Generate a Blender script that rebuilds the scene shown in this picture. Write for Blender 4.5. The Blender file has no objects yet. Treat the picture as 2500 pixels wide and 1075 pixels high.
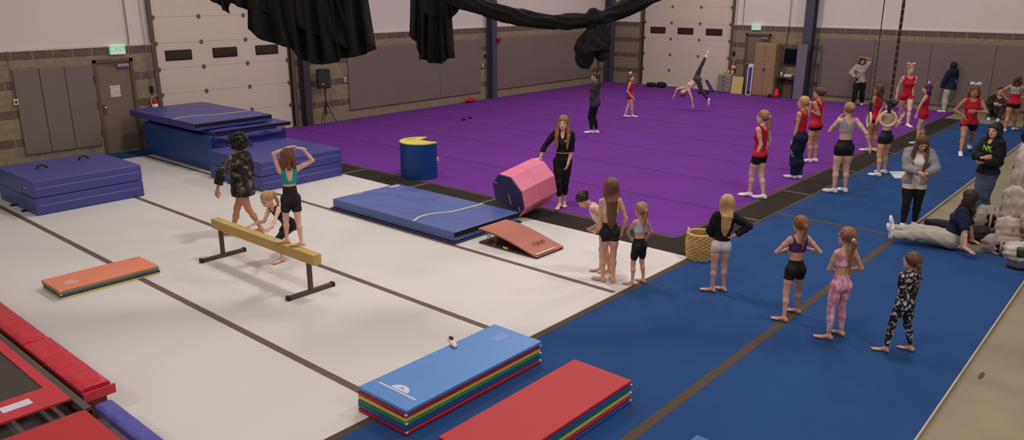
import bpy, bmesh, math, random
import numpy as np
from mathutils import Vector, Matrix
random.seed(7)
sc = bpy.context.scene
COL = sc.collection

# ------------------------------------------------------------------ camera, world, lights, exposure
CAMH = 3.62; FPX = 1912.0; YAW = math.radians(41.1); PIT = math.radians(16.4)
FW = np.array([math.cos(YAW)*math.cos(PIT), math.sin(YAW)*math.cos(PIT), -math.sin(PIT)])
RT = np.array([math.sin(YAW), -math.cos(YAW), 0.0]); UPV = np.cross(RT, FW)
CAM = np.array([0.0, 0.0, CAMH])
cam = bpy.data.cameras.new('camera'); camo = bpy.data.objects.new('camera', cam); COL.objects.link(camo)
cam.sensor_width = 36.0; cam.lens = FPX/2500.0*36.0; cam.clip_end = 200
m = Matrix((tuple(RT), tuple(UPV), tuple(-FW))).transposed()
camo.matrix_world = Matrix.Translation(Vector(CAM)) @ m.to_4x4()
sc.camera = camo
sc.view_settings.view_transform = 'Standard'; sc.view_settings.look = 'None'
sc.view_settings.gamma = 1.0; sc.view_settings.use_curve_mapping = False
sc.view_settings.exposure = 0.0
w = bpy.data.worlds.new('world'); sc.world = w; w.use_nodes = True
w.node_tree.nodes['Background'].inputs[0].default_value = (0.90, 0.86, 0.85, 1)
w.node_tree.nodes['Background'].inputs[1].default_value = 0.25
def lamp(x, y, z, size, power, col=(1.0, 0.945, 0.92)):
    l = bpy.data.lights.new('high_bay_light', 'AREA'); l.shape = 'DISK'; l.size = size; l.energy = power; l.color = col
    o = bpy.data.objects.new('high_bay_light', l); COL.objects.link(o); o.location = (x, y, z)
    return o
for lx, ly, lp in ((3.5, 3.0, 165), (3.2, 9.5, 130), (9.5, 2.2, 250), (8.6, 8.2, 350), (8.5, 14.0, 190),
                   (15, 5.0, 210), (15.5, 11.5, 250), (22.5, 5.0, 270), (22.5, 12.5, 360)):
    lamp(lx, ly, 7.6, 0.9, lp*0.62)
for lx, ly, lp in ((-3.0, 3.0, 190), (5.0, -4.0, 230)):
    lamp(lx, ly, 6.6, 1.6, lp)

def G(px, py, z=0.0):
    d = FW + RT*(px-1250)/FPX - UPV*(py-537.5)/FPX
    return CAM + d*((z-CAMH)/d[2])
def AT(px, py, depth):
    d = FW + RT*(px-1250)/FPX - UPV*(py-537.5)/FPX
    return CAM + d*depth
def VPL(px, py, anc, v, dd=0.0):
    d = FW + RT*(px-1250)/FPX - UPV*(py-537.5)/FPX
    return CAM + d*((float((np.array(anc)-CAM)@v)+dd)/float(d@v))
def depth_of(p): return float((np.array(p)-CAM) @ FW)
def PY(p):
    d = np.array(p)-CAM; return 537.5 - FPX*(d@UPV)/(d@FW)

# ------------------------------------------------------------------ materials
def s2l(c):
    c = c/255.0
    return c/12.92 if c <= 0.04045 else ((c+0.055)/1.055)**2.4
def rgb(r, g, b, k=1.0): return (min(1, s2l(r)*k), min(1, s2l(g)*k), min(1, s2l(b)*k), 1)
MATS = {}
def mat(name, c, rough=0.6, metal=0.0, noise=0.0, nscale=6.0, bump=0.0, bscale=40.0, spec=0.3, stretch=None, emit=None):
    if name in MATS: return MATS[name]
    M = bpy.data.materials.new(name); M.use_nodes = True; nt = M.node_tree; N = nt.nodes; L = nt.links
    b = N['Principled BSDF']; b.inputs['Roughness'].default_value = rough; b.inputs['Metallic'].default_value = metal
    b.inputs['Specular IOR Level'].default_value = spec
    b.inputs['Base Color'].default_value = c
    tc = N.new('ShaderNodeTexCoord'); mp = N.new('ShaderNodeMapping'); L.new(tc.outputs['Object'], mp.inputs[0])
    if stretch: mp.inputs['Scale'].default_value = stretch
    if noise:
        n = N.new('ShaderNodeTexNoise'); n.inputs['Scale'].default_value = nscale; n.inputs['Detail'].default_value = 4
        L.new(mp.outputs[0], n.inputs[0])
        mr = N.new('ShaderNodeMapRange'); mr.inputs[1].default_value = 0.3; mr.inputs[2].default_value = 0.7
        mr.inputs[3].default_value = 1-noise; mr.inputs[4].default_value = 1+noise
        L.new(n.outputs[0], mr.inputs[0])
        v = N.new('ShaderNodeVectorMath'); v.operation = 'SCALE'; v.inputs[0].default_value = c[:3]
        L.new(mr.outputs[0], v.inputs['Scale']); L.new(v.outputs[0], b.inputs['Base Color'])
    if bump:
        n = N.new('ShaderNodeTexNoise'); n.inputs['Scale'].default_value = bscale; n.inputs['Detail'].default_value = 3
        L.new(mp.outputs[0], n.inputs[0]); bp = N.new('ShaderNodeBump'); bp.inputs['Strength'].default_value = bump
        bp.inputs['Distance'].default_value = 0.02
        L.new(n.outputs[0], bp.inputs['Height']); L.new(bp.outputs[0], b.inputs['Normal'])
    if emit:
        b.inputs['Emission Color'].default_value = emit[0]; b.inputs['Emission Strength'].default_value = emit[1]
    MATS[name] = M
    return M
def pattern(name, c1, c2, c3=None, scale=18.0, stretch=(1, 1, 1), t1=0.5, t2=0.6, rough=0.8):
    if name in MATS: return MATS[name]
    M = mat(name, c1, rough); nt = M.node_tree; N = nt.nodes; L = nt.links; b = N['Principled BSDF']
    tc = N.new('ShaderNodeTexCoord'); mp = N.new('ShaderNodeMapping'); mp.inputs['Scale'].default_value = stretch
    L.new(tc.outputs['Object'], mp.inputs[0])
    n = N.new('ShaderNodeTexNoise'); n.inputs['Scale'].default_value = scale; n.inputs['Detail'].default_value = 3; n.inputs['Distortion'].default_value = 0.6
    L.new(mp.outputs[0], n.inputs[0]); r = N.new('ShaderNodeValToRGB'); r.color_ramp.interpolation = 'CONSTANT'
    L.new(n.outputs[0], r.inputs[0]); e = r.color_ramp.elements
    e[0].color = c1; e[1].position = t1; e[1].color = c2
    if c3: q = e.new(t2); q.color = c3
    L.new(r.outputs[0], b.inputs['Base Color'])
    return M
def block_material(name, axis):
    M = mat(name, rgb(130, 110, 85), 0.85, spec=0.2); nt = M.node_tree; N = nt.nodes; L = nt.links; b = N['Principled BSDF']
    geo = N.new('ShaderNodeNewGeometry'); sep = N.new('ShaderNodeSeparateXYZ'); L.new(geo.outputs['Position'], sep.inputs[0])
    cmb = N.new('ShaderNodeCombineXYZ'); L.new(sep.outputs[axis], cmb.inputs[0]); L.new(sep.outputs[2], cmb.inputs[1])
    br = N.new('ShaderNodeTexBrick'); br.inputs['Scale'].default_value = 1; br.inputs['Brick Width'].default_value = 0.4
    br.inputs['Row Height'].default_value = 0.2; br.inputs['Mortar Size'].default_value = 0.010; br.inputs['Mortar Smooth'].default_value = 0.3
    L.new(cmb.outputs[0], br.inputs[0])
    dv = N.new('ShaderNodeMath'); dv.operation = 'DIVIDE'; dv.inputs[1].default_value = 0.2; L.new(sep.outputs[2], dv.inputs[0])
    fl = N.new('ShaderNodeMath'); fl.operation = 'FLOOR'; L.new(dv.outputs[0], fl.inputs[0])
    mo = N.new('ShaderNodeMath'); mo.operation = 'MODULO'; mo.inputs[1].default_value = 3; L.new(fl.outputs[0], mo.inputs[0])
    gt = N.new('ShaderNodeMath'); gt.operation = 'GREATER_THAN'; gt.inputs[1].default_value = 1.5; L.new(mo.outputs[0], gt.inputs[0])
    mx = N.new('ShaderNodeMix'); mx.data_type = 'RGBA'; mx.inputs[6].default_value = rgb(146, 130, 106); mx.inputs[7].default_value = rgb(110, 92, 80)
    L.new(gt.outputs[0], mx.inputs[0])
    m2 = N.new('ShaderNodeMix'); m2.data_type = 'RGBA'; L.new(br.outputs['Fac'], m2.inputs[0]); L.new(mx.outputs[2], m2.inputs[6])
    m2.inputs[7].default_value = rgb(156, 142, 116)
    n = N.new('ShaderNodeTexNoise'); n.inputs['Scale'].default_value = 9; n.inputs['Detail'].default_value = 6; L.new(geo.outputs['Position'], n.inputs[0])
    mr = N.new('ShaderNodeMapRange'); mr.inputs[1].default_value = .3; mr.inputs[2].default_value = .7; mr.inputs[3].default_value = .82; mr.inputs[4].default_value = 1.15
    L.new(n.outputs[0], mr.inputs[0]); v = N.new('ShaderNodeVectorMath'); v.operation = 'SCALE'
    L.new(m2.outputs[2], v.inputs[0]); L.new(mr.outputs[0], v.inputs['Scale']); L.new(v.outputs[0], b.inputs['Base Color'])
    bp = N.new('ShaderNodeBump'); bp.inputs['Strength'].default_value = 0.5; bp.inputs['Distance'].default_value = 0.01; bp.invert = True
    L.new(br.outputs['Fac'], bp.inputs['Height']); L.new(bp.outputs[0], b.inputs['Normal'])
    return M

# ------------------------------------------------------------------ object helpers
def tag(o, label=None, cat=None, group=None, kind=None):
    if label: o['label'] = label
    if cat: o['category'] = cat
    if group: o['group'] = group
    if kind: o['kind'] = kind
    return o
def empty(name, loc, rz=0.0):
    o = bpy.data.objects.new(name, None); COL.objects.link(o); o.location = tuple(loc); o.rotation_euler = (0, 0, rz)
    o.empty_display_size = 0.1
    return o
def link_mesh(name, me, m, parent=None, smooth=False, loc=None):
    o = bpy.data.objects.new(name, me); COL.objects.link(o)
    for mm in (m if isinstance(m, (list, tuple)) else [m]): me.materials.append(mm)
    if smooth:
        me.polygons.foreach_set('use_smooth', [True]*len(me.polygons))
    if parent: o.parent = parent
    if loc is not None: o.location = tuple(loc)
    return o
class MB:
    """collects shapes into one mesh"""
    def __init__(s): s.bm = bmesh.new()
    def box(s, x0, x1, y0, y1, z0, z1, mi=0, bev=0.0):
        r = bmesh.ops.create_cube(s.bm, size=1.0); vs = r['verts']
        for v in vs:
            v.co = Vector(((x0+x1)/2+v.co.x*(x1-x0), (y0+y1)/2+v.co.y*(y1-y0), (z0+z1)/2+v.co.z*(z1-z0)))
        fs = set(f for v in vs for f in v.link_faces)
        for f in fs: f.material_index = mi
        if bev:
            es = list(set(e for v in vs for e in v.link_edges))
            r = bmesh.ops.bevel(s.bm, geom=es, offset=bev, segments=2, affect='EDGES', profile=0.6)
            for f in r['faces']: f.material_index = mi
        return s
    def tube(s, pts, r, seg=10, caps=True, mi=0):
        pts = [Vector(tuple(p)) for p in pts]; n = len(pts); rings = []
        rr = r if isinstance(r, (list, tuple)) else [r]*n
        up = None
        for i, p in enumerate(pts):
            t = (pts[min(i+1, n-1)]-pts[max(i-1, 0)]).normalized()
            if up is None:
                up = Vector((0, 0, 1)) if abs(t.z) < .9 else Vector((1, 0, 0))
            a = t.cross(up).normalized(); b = a.cross(t).normalized(); up = b
            rings.append([s.bm.verts.new(p+a*math.cos(2*math.pi*k/seg)*rr[i]+b*math.sin(2*math.pi*k/seg)*rr[i]) for k in range(seg)])
        for i in range(n-1):
            for k in range(seg):
                f = s.bm.faces.new((rings[i][k], rings[i][(k+1) % seg], rings[i+1][(k+1) % seg], rings[i+1][k])); f.material_index = mi
        if caps:
            f = s.bm.faces.new(rings[0][::-1]); f.material_index = mi; f = s.bm.faces.new(rings[-1]); f.material_index = mi
        return s
    def prism(s, poly, z0, z1, M=None, mi=0, mi_side=None):
        lo = [s.bm.verts.new((p[0], p[1], z0)) for p in poly]; hi = [s.bm.verts.new((p[0], p[1], z1)) for p in poly]
        n = len(poly)
        f1 = s.bm.faces.new(lo[::-1]); f2 = s.bm.faces.new(hi); f1.material_index = f2.material_index = mi
        for i in range(n):
            f = s.bm.faces.new((lo[i], lo[(i+1) % n], hi[(i+1) % n], hi[i])); f.material_index = mi if mi_side is None else mi_side
        if M is not None: bmesh.ops.transform(s.bm, matrix=M, verts=lo+hi)
        return s
    def sphere(s, c, r, sc_=(1, 1, 1), mi=0, u=14, v=8):
        q = bmesh.ops.create_uvsphere(s.bm, u_segments=u, v_segments=v, radius=r)
        for vv in q['verts']: vv.co = Vector((c[0]+vv.co.x*sc_[0], c[1]+vv.co.y*sc_[1], c[2]+vv.co.z*sc_[2]))
        return s
    def lathe(s, prof, c=(0, 0, 0), seg=20, mi=0):
        rings = []
        for (r, z) in prof:
            rings.append([s.bm.verts.new((c[0]+r*math.cos(2*math.pi*k/seg), c[1]+r*math.sin(2*math.pi*k/seg), c[2]+z)) for k in range(seg)])
        for i in range(len(rings)-1):
            for k in range(seg):
                f = s.bm.faces.new((rings[i][k], rings[i][(k+1) % seg], rings[i+1][(k+1) % seg], rings[i+1][k])); f.material_index = mi
        s.bm.faces.new(rings[0][::-1]).material_index = mi; s.bm.faces.new(rings[-1]).material_index = mi
        return s
    def build(s, name, m, parent=None, smooth=False, bevel=0.0, origin=None):
        bmesh.ops.recalc_face_normals(s.bm, faces=s.bm.faces)
        me = bpy.data.meshes.new(name)
        if origin is not None: bmesh.ops.translate(s.bm, verts=s.bm.verts, vec=-Vector(tuple(origin)))
        s.bm.to_mesh(me); s.bm.free()
        o = link_mesh(name, me, m, parent, smooth)
        if origin is not None: o.location = tuple(origin)
        if bevel:
            b = o.modifiers.new('bevel', 'BEVEL'); b.width = bevel; b.segments = 2; b.limit_method = 'ANGLE'
            me.polygons.foreach_set('use_smooth', [True]*len(me.polygons))
            b.harden_normals = True
        return o
def text(name, body, size, loc, xdir, updir, m, parent=None, ext=0.0015):
    cu = bpy.data.curves.new(name, 'FONT'); cu.body = body; cu.size = size; cu.extrude = ext; cu.align_x = 'CENTER'; cu.align_y = 'CENTER'
    t = bpy.data.objects.new(name, cu); COL.objects.link(t)
    bpy.context.view_layer.update()
    me = bpy.data.meshes.new_from_object(t.evaluated_get(bpy.context.evaluated_depsgraph_get()))
    bpy.data.objects.remove(t)
    x = Vector(xdir).normalized(); u = Vector(updir).normalized(); n = x.cross(u)
    M = Matrix((x, u, n)).transposed().to_4x4(); M.translation = Vector(tuple(loc))
    me.transform(M)
    return link_mesh(name, me, m, parent)

WALL_Y = 18.6; WALL_X = 27.33
# ------------------------------------------------------------------ setting: floor and walls
m_conc = mat('concrete', rgb(142, 130, 106), 0.75, noise=0.10, nscale=1.7, bump=0.05)
tag(MB().box(-6, WALL_X+1, -8, WALL_Y+1, -0.14, -0.04).build('floor', m_conc), kind='structure')
m_bl = block_material('concrete_block_left', 0); m_bb = block_material('concrete_block_back', 1)
m_vin = mat('white_vinyl_insulation', rgb(224, 211, 202), 0.55, noise=0.03, nscale=.8, bump=0.35, bscale=1.6, stretch=(1, 1, .35))
# left wall with openings for the roll-up door and the service door
D1 = (7.17, 8.05); GD1 = (8.62, 12.25); D2 = (11.72, 12.66); GD2 = (13.25, 17.0)
q = MB()
for a, b in ((-2, D1[0]), (D1[1], GD1[0]), (GD1[1], WALL_X+.2)): q.box(a, b, WALL_Y, WALL_Y+.25, -.04, 2.4)
q.box(D1[0], D1[1], WALL_Y, WALL_Y+.25, 2.12, 2.4)
tag(q.build('wall_left', m_bl), kind='structure')
q = MB()
for a, b in ((-2, GD1[0]), (GD1[1], WALL_X+.2)): q.box(a, b, WALL_Y+.03, WALL_Y+.25, 2.4, 6.5)
q.box(GD1[0], GD1[1], WALL_Y+.03, WALL_Y+.25, 5.2, 6.5)
tag(q.build('wall_left_upper', m_vin), kind='structure')
q = MB()
for a, b in ((-4, D2[0]), (D2[1], GD2[0]), (GD2[1], WALL_Y)): q.box(WALL_X, WALL_X+.25, a, b, -.04, 2.4)
q.box(WALL_X, WALL_X+.25, D2[0], D2[1], 2.12, 2.4)
tag(q.build('wall_back', m_bb), kind='structure')
q = MB()
for a, b in ((-4, GD2[0]), (GD2[1], WALL_Y)): q.box(WALL_X+.03, WALL_X+.25, a, b, 2.4, 6.5)
q.box(WALL_X+.03, WALL_X+.25, GD2[0], GD2[1], 5.2, 6.5)
tag(q.build('wall_back_upper', m_vin), kind='structure')
# white hem strips along the vinyl
m_hem = mat('vinyl_hem', rgb(215, 198, 188), 0.5)
tag(MB().box(-2, GD1[0], WALL_Y-.015, WALL_Y+.03, 2.385, 2.425).box(GD1[1], WALL_X, WALL_Y-.015, WALL_Y+.03, 2.385, 2.425).build('trim_1', m_hem), kind='structure')
tag(MB().box(WALL_X-.015, WALL_X+.03, -4, GD2[0], 2.385, 2.425).box(WALL_X-.015, WALL_X+.03, GD2[1], WALL_Y, 2.385, 2.425).build('trim_2', m_hem), kind='structure')

# ---- steel building columns
m_steel = mat('dark_painted_steel', rgb(66, 58, 62), 0.5, noise=.05)
m_steelb = mat('grey_blue_steel', rgb(78, 74, 88), 0.5, noise=.05)
def hcol(name, cx, cy, wx, wy, along, m):
    q = MB()
    if along == 'x':   # flange faces the room, wall at +y
        q.box(cx-wx/2, cx+wx/2, cy-wy/2, cy-wy/2+.02, -.04, 6.4).box(cx-wx/2, cx+wx/2, cy+wy/2-.02, cy+wy/2, -.04, 6.4).box(cx-.01, cx+.01, cy-wy/2+.02, cy+wy/2-.02, -.04, 6.4)
    else:
        q.box(cx-wx/2, cx-wx/2+.02, cy-wy/2, cy+wy/2, -.04, 6.4).box(cx+wx/2-.02, cx+wx/2, cy-wy/2, cy+wy/2, -.04, 6.4).box(cx-wx/2+.02, cx+wx/2-.02, cy-.01, cy+.01, -.04, 6.4)
    return tag(q.build(name, m), kind='structure')
hcol('trim_3', 12.55, WALL_Y-.14, .2, .26, 'x', m_steel)
hcol('trim_4', 20.12, WALL_Y-.14, .24, .27, 'x', m_steelb)
hcol('trim_5', WALL_X-.16, WALL_Y-.16, .3, .3, 'x', m_steelb)
hcol('trim_6', WALL_X-.17, 10.32, .33, .3, 'y', m_steelb)

# ---- roll-up doors
m_gd = mat('cream_door_panel', rgb(218, 200, 182), 0.5, noise=.03, nscale=1.2)
m_gl = mat('dark_window_glass', rgb(58, 46, 38), 0.12, spec=.6)
m_rub = mat('black_rubber', rgb(38, 32, 30), 0.6)
m_zinc = mat('zinc_hinge', rgb(120, 104, 94), 0.45, metal=.4)
def rollup(n, a0, a1, axis, wins, hcols):
    """sectional door in the plane of a wall; a = coordinate along the wall"""
    def B(q, s0, s1, d0, d1, z0, z1, bev=0, mi=0):
        if axis == 'x': q.box(s0, s1, WALL_Y+d0, WALL_Y+d1, z0, z1, mi, bev)
        else: q.box(WALL_X+d0, WALL_X+d1, s0, s1, z0, z1, mi, bev)
    door = empty('door_%d' % n, ((a0+a1)/2, WALL_Y+.1, 0) if axis == 'x' else (WALL_X+.1, (a0+a1)/2, 0)); tag(door, kind='structure')
    off = Vector(door.location)
    def P(q, name, m, par=door, bevel=0.0):
        bmesh.ops.translate(q.bm, verts=q.bm.verts, vec=-off)
        return q.build(name, m, par, bevel=bevel)
    for k in range(9):
        q = MB(); B(q, a0+.005, a1-.005, .08, .13, .6*k+.006-.03*(k == 0), .6*k+.594, .006)
        P(q, 'door_panel', m_gd)
    q = MB()
    for s in (a0, a1-.04): B(q, s, s+.04, .05, .08, 0, 5.3)
    P(q, 'track', m_zinc)
    for s in hcols:
        for k in range(1, 6):
            q = MB(); z = .6*k
            B(q, s-.028, s+.028, .055, .08, z-.05, z+.05, .006); B(q, s-.045, s+.045, .06, .08, z-.02, z+.02)
            P(q, 'hinge', m_zinc)
    for s in wins:
        q = MB(); B(q, s-.33, s+.33, .06, .082, 1.99, 2.23, .02)
        f = P(q, 'door_window', m_rub)
        q = MB(); B(q, s-.30, s+.30, .054, .062, 2.02, 2.2, .004)
        P(q, 'glass', m_gl, f)
rollup(1, GD1[0], GD1[1], 'x', (9.2, 10.41, 11.6), (8.68, 9.81, 11.01, 12.19))
rollup(2, GD2[0], GD2[1], 'y', (16.35, 15.15, 13.96), (16.93, 15.76, 14.55, 13.32))
m_frame = mat('brown_grey_door_paint', rgb(128, 108, 94), 0.5, noise=.03)
m_framed = mat('door_frame_paint', rgb(104, 84, 74), 0.5)
m_chrome = mat('bright_metal', rgb(205, 200, 195), 0.25, metal=.8)
m_white = mat('white_plastic', rgb(225, 215, 205), 0.4)
m_paper = mat('paper_notice', rgb(205, 200, 185), 0.7, noise=.25, nscale=22)
# door jamb trims of the roll-up doors
tag(MB().box(GD1[0]-.1, GD1[0], WALL_Y-.03, WALL_Y+.08, 0, 5.2).box(GD1[1], GD1[1]+.1, WALL_Y-.03, WALL_Y+.08, 0, 5.2).build('trim_7', m_framed), kind='structure')
tag(MB().box(WALL_X-.03, WALL_X+.08, GD2[0]-.1, GD2[0], 0, 5.2).box(WALL_X-.03, WALL_X+.08, GD2[1], GD2[1]+.1, 0, 5.2).build('trim_8', m_framed), kind='structure')
# ---- service doors
def service_door(n, a0, a1, axis, paper, knob_low):
    def T(s, d, z): return (s, WALL_Y+d, z) if axis == 'x' else (WALL_X+d, s, z)
    door = empty('door_%d' % n, T((a0+a1)/2, .05, 0)); tag(door, kind='structure'); off = Vector(door.location)
    def B(q, s0, s1, d0, d1, z0, z1, bev=0):
        a = T(s0, d0, z0); b = T(s1, d1, z1)
        q.box(min(a[0], b[0])-off.x, max(a[0], b[0])-off.x, min(a[1], b[1])-off.y, max(a[1], b[1])-off.y, z0, z1, 0, bev); return q
    B(MB(), a0+.07, a1-.07, .03, .075, .02, 2.05).build('door_leaf', m_frame, door)
    q = MB(); B(q, a0, a0+.07, -.02, .1, 0, 2.12); B(q, a1-.07, a1, -.02, .1, 0, 2.12); B(q, a0, a1, -.02, .1, 2.05, 2.12)
    q.build('door_frame', m_framed, door)
    kx = a0+.14 if knob_low else a1-.14
    p = Vector(T(kx, -.02, 1.05))-off
    h = MB().sphere(p, .035).build('door_handle', m_chrome, door, smooth=True)
    q = MB(); B(q, kx-.03, kx+.03, .012, .03, .9, 1.14); q.build('lock_plate', m_zinc, door)
    ks = (a1-.36, a1-.1) if knob_low else (a0+.1, a0+.36)
    c = B(MB(), ks[0], ks[1], -.05, .03, 1.93, 2.0, .008).build('door_closer', m_chrome, door)
    B(MB(), ks[0]-.2, ks[0]+.1, -.045, -.03, 2.02, 2.035).build('closer_arm', m_zinc, c)
    if paper: B(MB(), 7.48, 7.7, .022, .029, 1.27, 1.53).build('paper_notice', m_paper, door)
service_door(3, D1[0], D1[1], 'x', True, True)
service_door(4, D2[0], D2[1], 'y', False, False)

# ---- exit signs
m_exit = mat('exit_green', rgb(80, 190, 150), 0.4, emit=(rgb(70, 190, 150), .5))
m_signw = mat('exit_sign_face', rgb(215, 225, 205), 0.4, emit=(rgb(190, 220, 195), .35))
def exit_sign(x, y, z, axis, label):
    r = empty('exit_sign', (x, y, z)); tag(r, label, 'exit sign')
    if axis == 'x':
        MB().box(-.17, .17, -.05, .0, -.11, .11, 0, .006).build('sign_box', m_signw, r)
        text('lettering', 'EXIT', .18, (0, -.054, 0), (1, 0, 0), (0, 0, 1), m_exit, r, .002)
    else:
        MB().box(-.05, 0, -.17, .17, -.11, .11, 0, .006).build('sign_box', m_signw, r)
        text('lettering', 'EXIT', .18, (-.054, 0, 0), (0, -1, 0), (0, 0, 1), m_exit, r, .002)
exit_sign(7.73, WALL_Y-.02, 2.33, 'x', 'lit green exit sign above the left service door, conduit beside it')
exit_sign(WALL_X-.02, 12.28, 2.35, 'y', 'lit green exit sign above the far service door on the back wall')

# ---- grey wall pads
m_pad = mat('grey_wall_pad_vinyl', rgb(126, 110, 103), 0.5, noise=.03, nscale=1.5)
def wallpad(axis, s0, s1, z0, z1, label, d=.05, group=None):
    e = .004
    q = MB()
    if axis == 'x': q.box(s0+e, s1-e, WALL_Y-d, WALL_Y-.005, z0, z1)
    else: q.box(WALL_X-d, WALL_X-.005, s0+e, s1-e, z0, z1)
    o = q.build('wall_pad', m_pad, bevel=.012)
    return tag(o, label, 'wall pad')
wallpad('x', 5.55, 6.06, .23, 2.03, 'narrow grey wall pad left of the service door, leftmost of the three')
wallpad('x', 6.06, 6.56, .23, 2.03, 'narrow grey wall pad left of the service door, middle one of the three')
wallpad('x', 6.56, 7.12, .23, 2.03, 'narrow grey wall pad beside the service door frame with the paper notice')
wallpad('x', 14.1, 17.75, .24, 2.03, 'long grey wall pad on the left wall right of the tripod loudspeaker')
wallpad('x', 17.75, 19.68, .24, 2.03, 'shorter grey wall pad on the left wall ending before the blue-grey column')
wallpad('x', 20.34, 26.15, .25, 2.03, 'grey wall pad in the far left corner beyond the blue-grey column')
ys = [9.93, 8.2, 6.5, 4.75, 3.0]
for i in range(4):
    wallpad('y', ys[i+1], ys[i], .16, 2.06, ['grey back wall pad right of the big steel column, behind the raised-hand person',
        'grey back wall pad behind the red-dressed people, second from the big column', 'grey back wall pad behind the person in navy hoodie and grey sweatpants',
        'grey back wall pad at the right edge behind the person with hands on hips'][i])

# ------------------------------------------------------------------ mat flooring
m_wfl = mat('off_white_carpet_mat', rgb(212, 204, 198), 0.85, noise=.025, nscale=.7, spec=.15)
m_bfl = mat('blue_carpet_mat', rgb(42, 72, 120), 0.95, noise=.05, nscale=1.0, spec=.1)
m_pfl = mat('purple_carpet_mat', rgb(112, 52, 142), 0.95, noise=.05, nscale=.9, spec=.1)
m_tape = mat('brown_grey_hook_tape', rgb(108, 90, 82), 0.8, spec=.2)
m_tapeb = mat('dark_brown_hook_tape', rgb(84, 68, 56), 0.8, spec=.2)
m_bord = mat('black_border_carpet', rgb(52, 44, 40), 0.9, spec=.1)
m_tan = mat('mat_edge_foam', rgb(186, 170, 150), 0.8)
SX = [4.04-1.83*2, 4.04-1.83, 4.04, 5.88, 7.70, 9.52]
wl = ['white carpeted floor mat strip under the trampoline at the left edge', 'white carpeted floor mat strip right of the red side pad',
      'white carpeted floor mat strip with the orange folded mat lying over its seam', 'white carpeted floor mat strip under the balance beam',
      'white carpeted floor mat strip under the springboard, beside the black border']
FT = -0.04
ysplit = 4.975
for i in range(5):
    tag(MB().box(SX[i]+.002, SX[i+1]-.002, ysplit+.003, 17.8, FT, 0).build('floor_mat', m_wfl), wl[i], 'floor mat')
tl = ['brown hook tape on the white floor left of the orange mat', 'brown hook tape crossing under the orange folded mat', 'brown hook tape running beneath the balance beam', 'brown hook tape running past the springboard']
for i in range(4):
    tag(MB().box(SX[i+1]-.042, SX[i+1]+.042, ysplit+.05, 17.78, .0002, .0015).build('floor_tape', m_tape), tl[i], 'floor tape')
tag(MB().box(.3, 9.5, ysplit-.08, ysplit+.01, .0002, .0016).build('floor_tape', m_tapeb), 'dark brown tape along the edge between white and blue floor', 'floor tape')
# blue strips
tag(MB().box(-1, 12.5, 3.072, ysplit-.003, FT, 0).build('floor_mat', m_bfl), 'blue carpeted floor mat strip beside the white floor, under the barefoot people', 'floor mat')
tag(MB().box(12.504, 25.25, 3.072, ysplit-.003, FT, 0).build('floor_mat', m_bfl), 'blue carpeted floor mat strip along the far part of the black border', 'floor mat')
tag(MB().box(-1, 12.45, 1.262, 3.068, FT, 0).build('floor_mat', m_bfl), 'blue carpeted floor mat strip next to the bare concrete in the foreground', 'floor mat')
tag(MB().box(-1, 12.45, 1.245, 1.26, FT, -.002).build('mat_edge', m_tan), 'pale foam edge of the blue floor along the foreground concrete', 'mat edge')
tag(MB().box(12.6, 25.25, 3.05, 3.07, FT, -.002).build('mat_edge', m_tan), 'pale foam edge of the far blue strip beside the concrete walkway', 'mat edge')
tag(MB().box(-1, 12.4, 3.02, 3.12, .0002, .0016).build('floor_tape', m_tapeb), 'long dark brown tape between the two foreground blue strips', 'floor tape')
tag(MB().box(12.45, 12.55, 3.1, 4.93, .0002, .0016).build('floor_tape', m_tapeb), 'short brown tape crossing the blue strip near the seated person', 'floor tape')
# blue mat by the left service door
tag(MB().box(5.6, 10.1, 17.81, 18.58, FT, 0).build('floor_mat', m_bfl), 'dark blue floor mat strip along the wall in front of the service door', 'floor mat')
tag(MB().box(5.7, 9.5, 17.76, 17.84, .0002, .0016).build('floor_tape', m_tapeb), 'dark tape where the white floor meets the blue strip at the service door', 'floor tape')
# purple strips
PX = [10.18] + [12.08+1.9*k for k in range(8)] + [27.1]
pl = ['nearest purple carpet strip beside the black front border', 'second purple carpet strip from the front border', 'third purple carpet strip from the front border',
      'fourth purple carpet strip from the front border', 'fifth purple carpet strip from the front border', 'sixth purple carpet strip from the front border',
      'seventh purple carpet strip from the front border', 'eighth purple carpet strip from the front border', 'last purple carpet strip along the back wall']
for i in range(9):
    tag(MB().box(PX[i]+.002, PX[i+1]-.002, 5.573, 18.5, FT, 0).build('floor_mat', m_pfl), pl[i], 'floor mat')
m_seam = mat('purple_brown_seam_tape', rgb(92, 48, 92), 0.9, spec=.1)
for i in range(1, 9):
    tag(MB().box(PX[i]-.03, PX[i]+.03, 5.65, 18.45, .0002, .0012).build('floor_tape', m_seam), pl[i-1].replace('carpet strip', 'floor seam line').replace('nearest', 'first'), 'floor tape')
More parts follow.
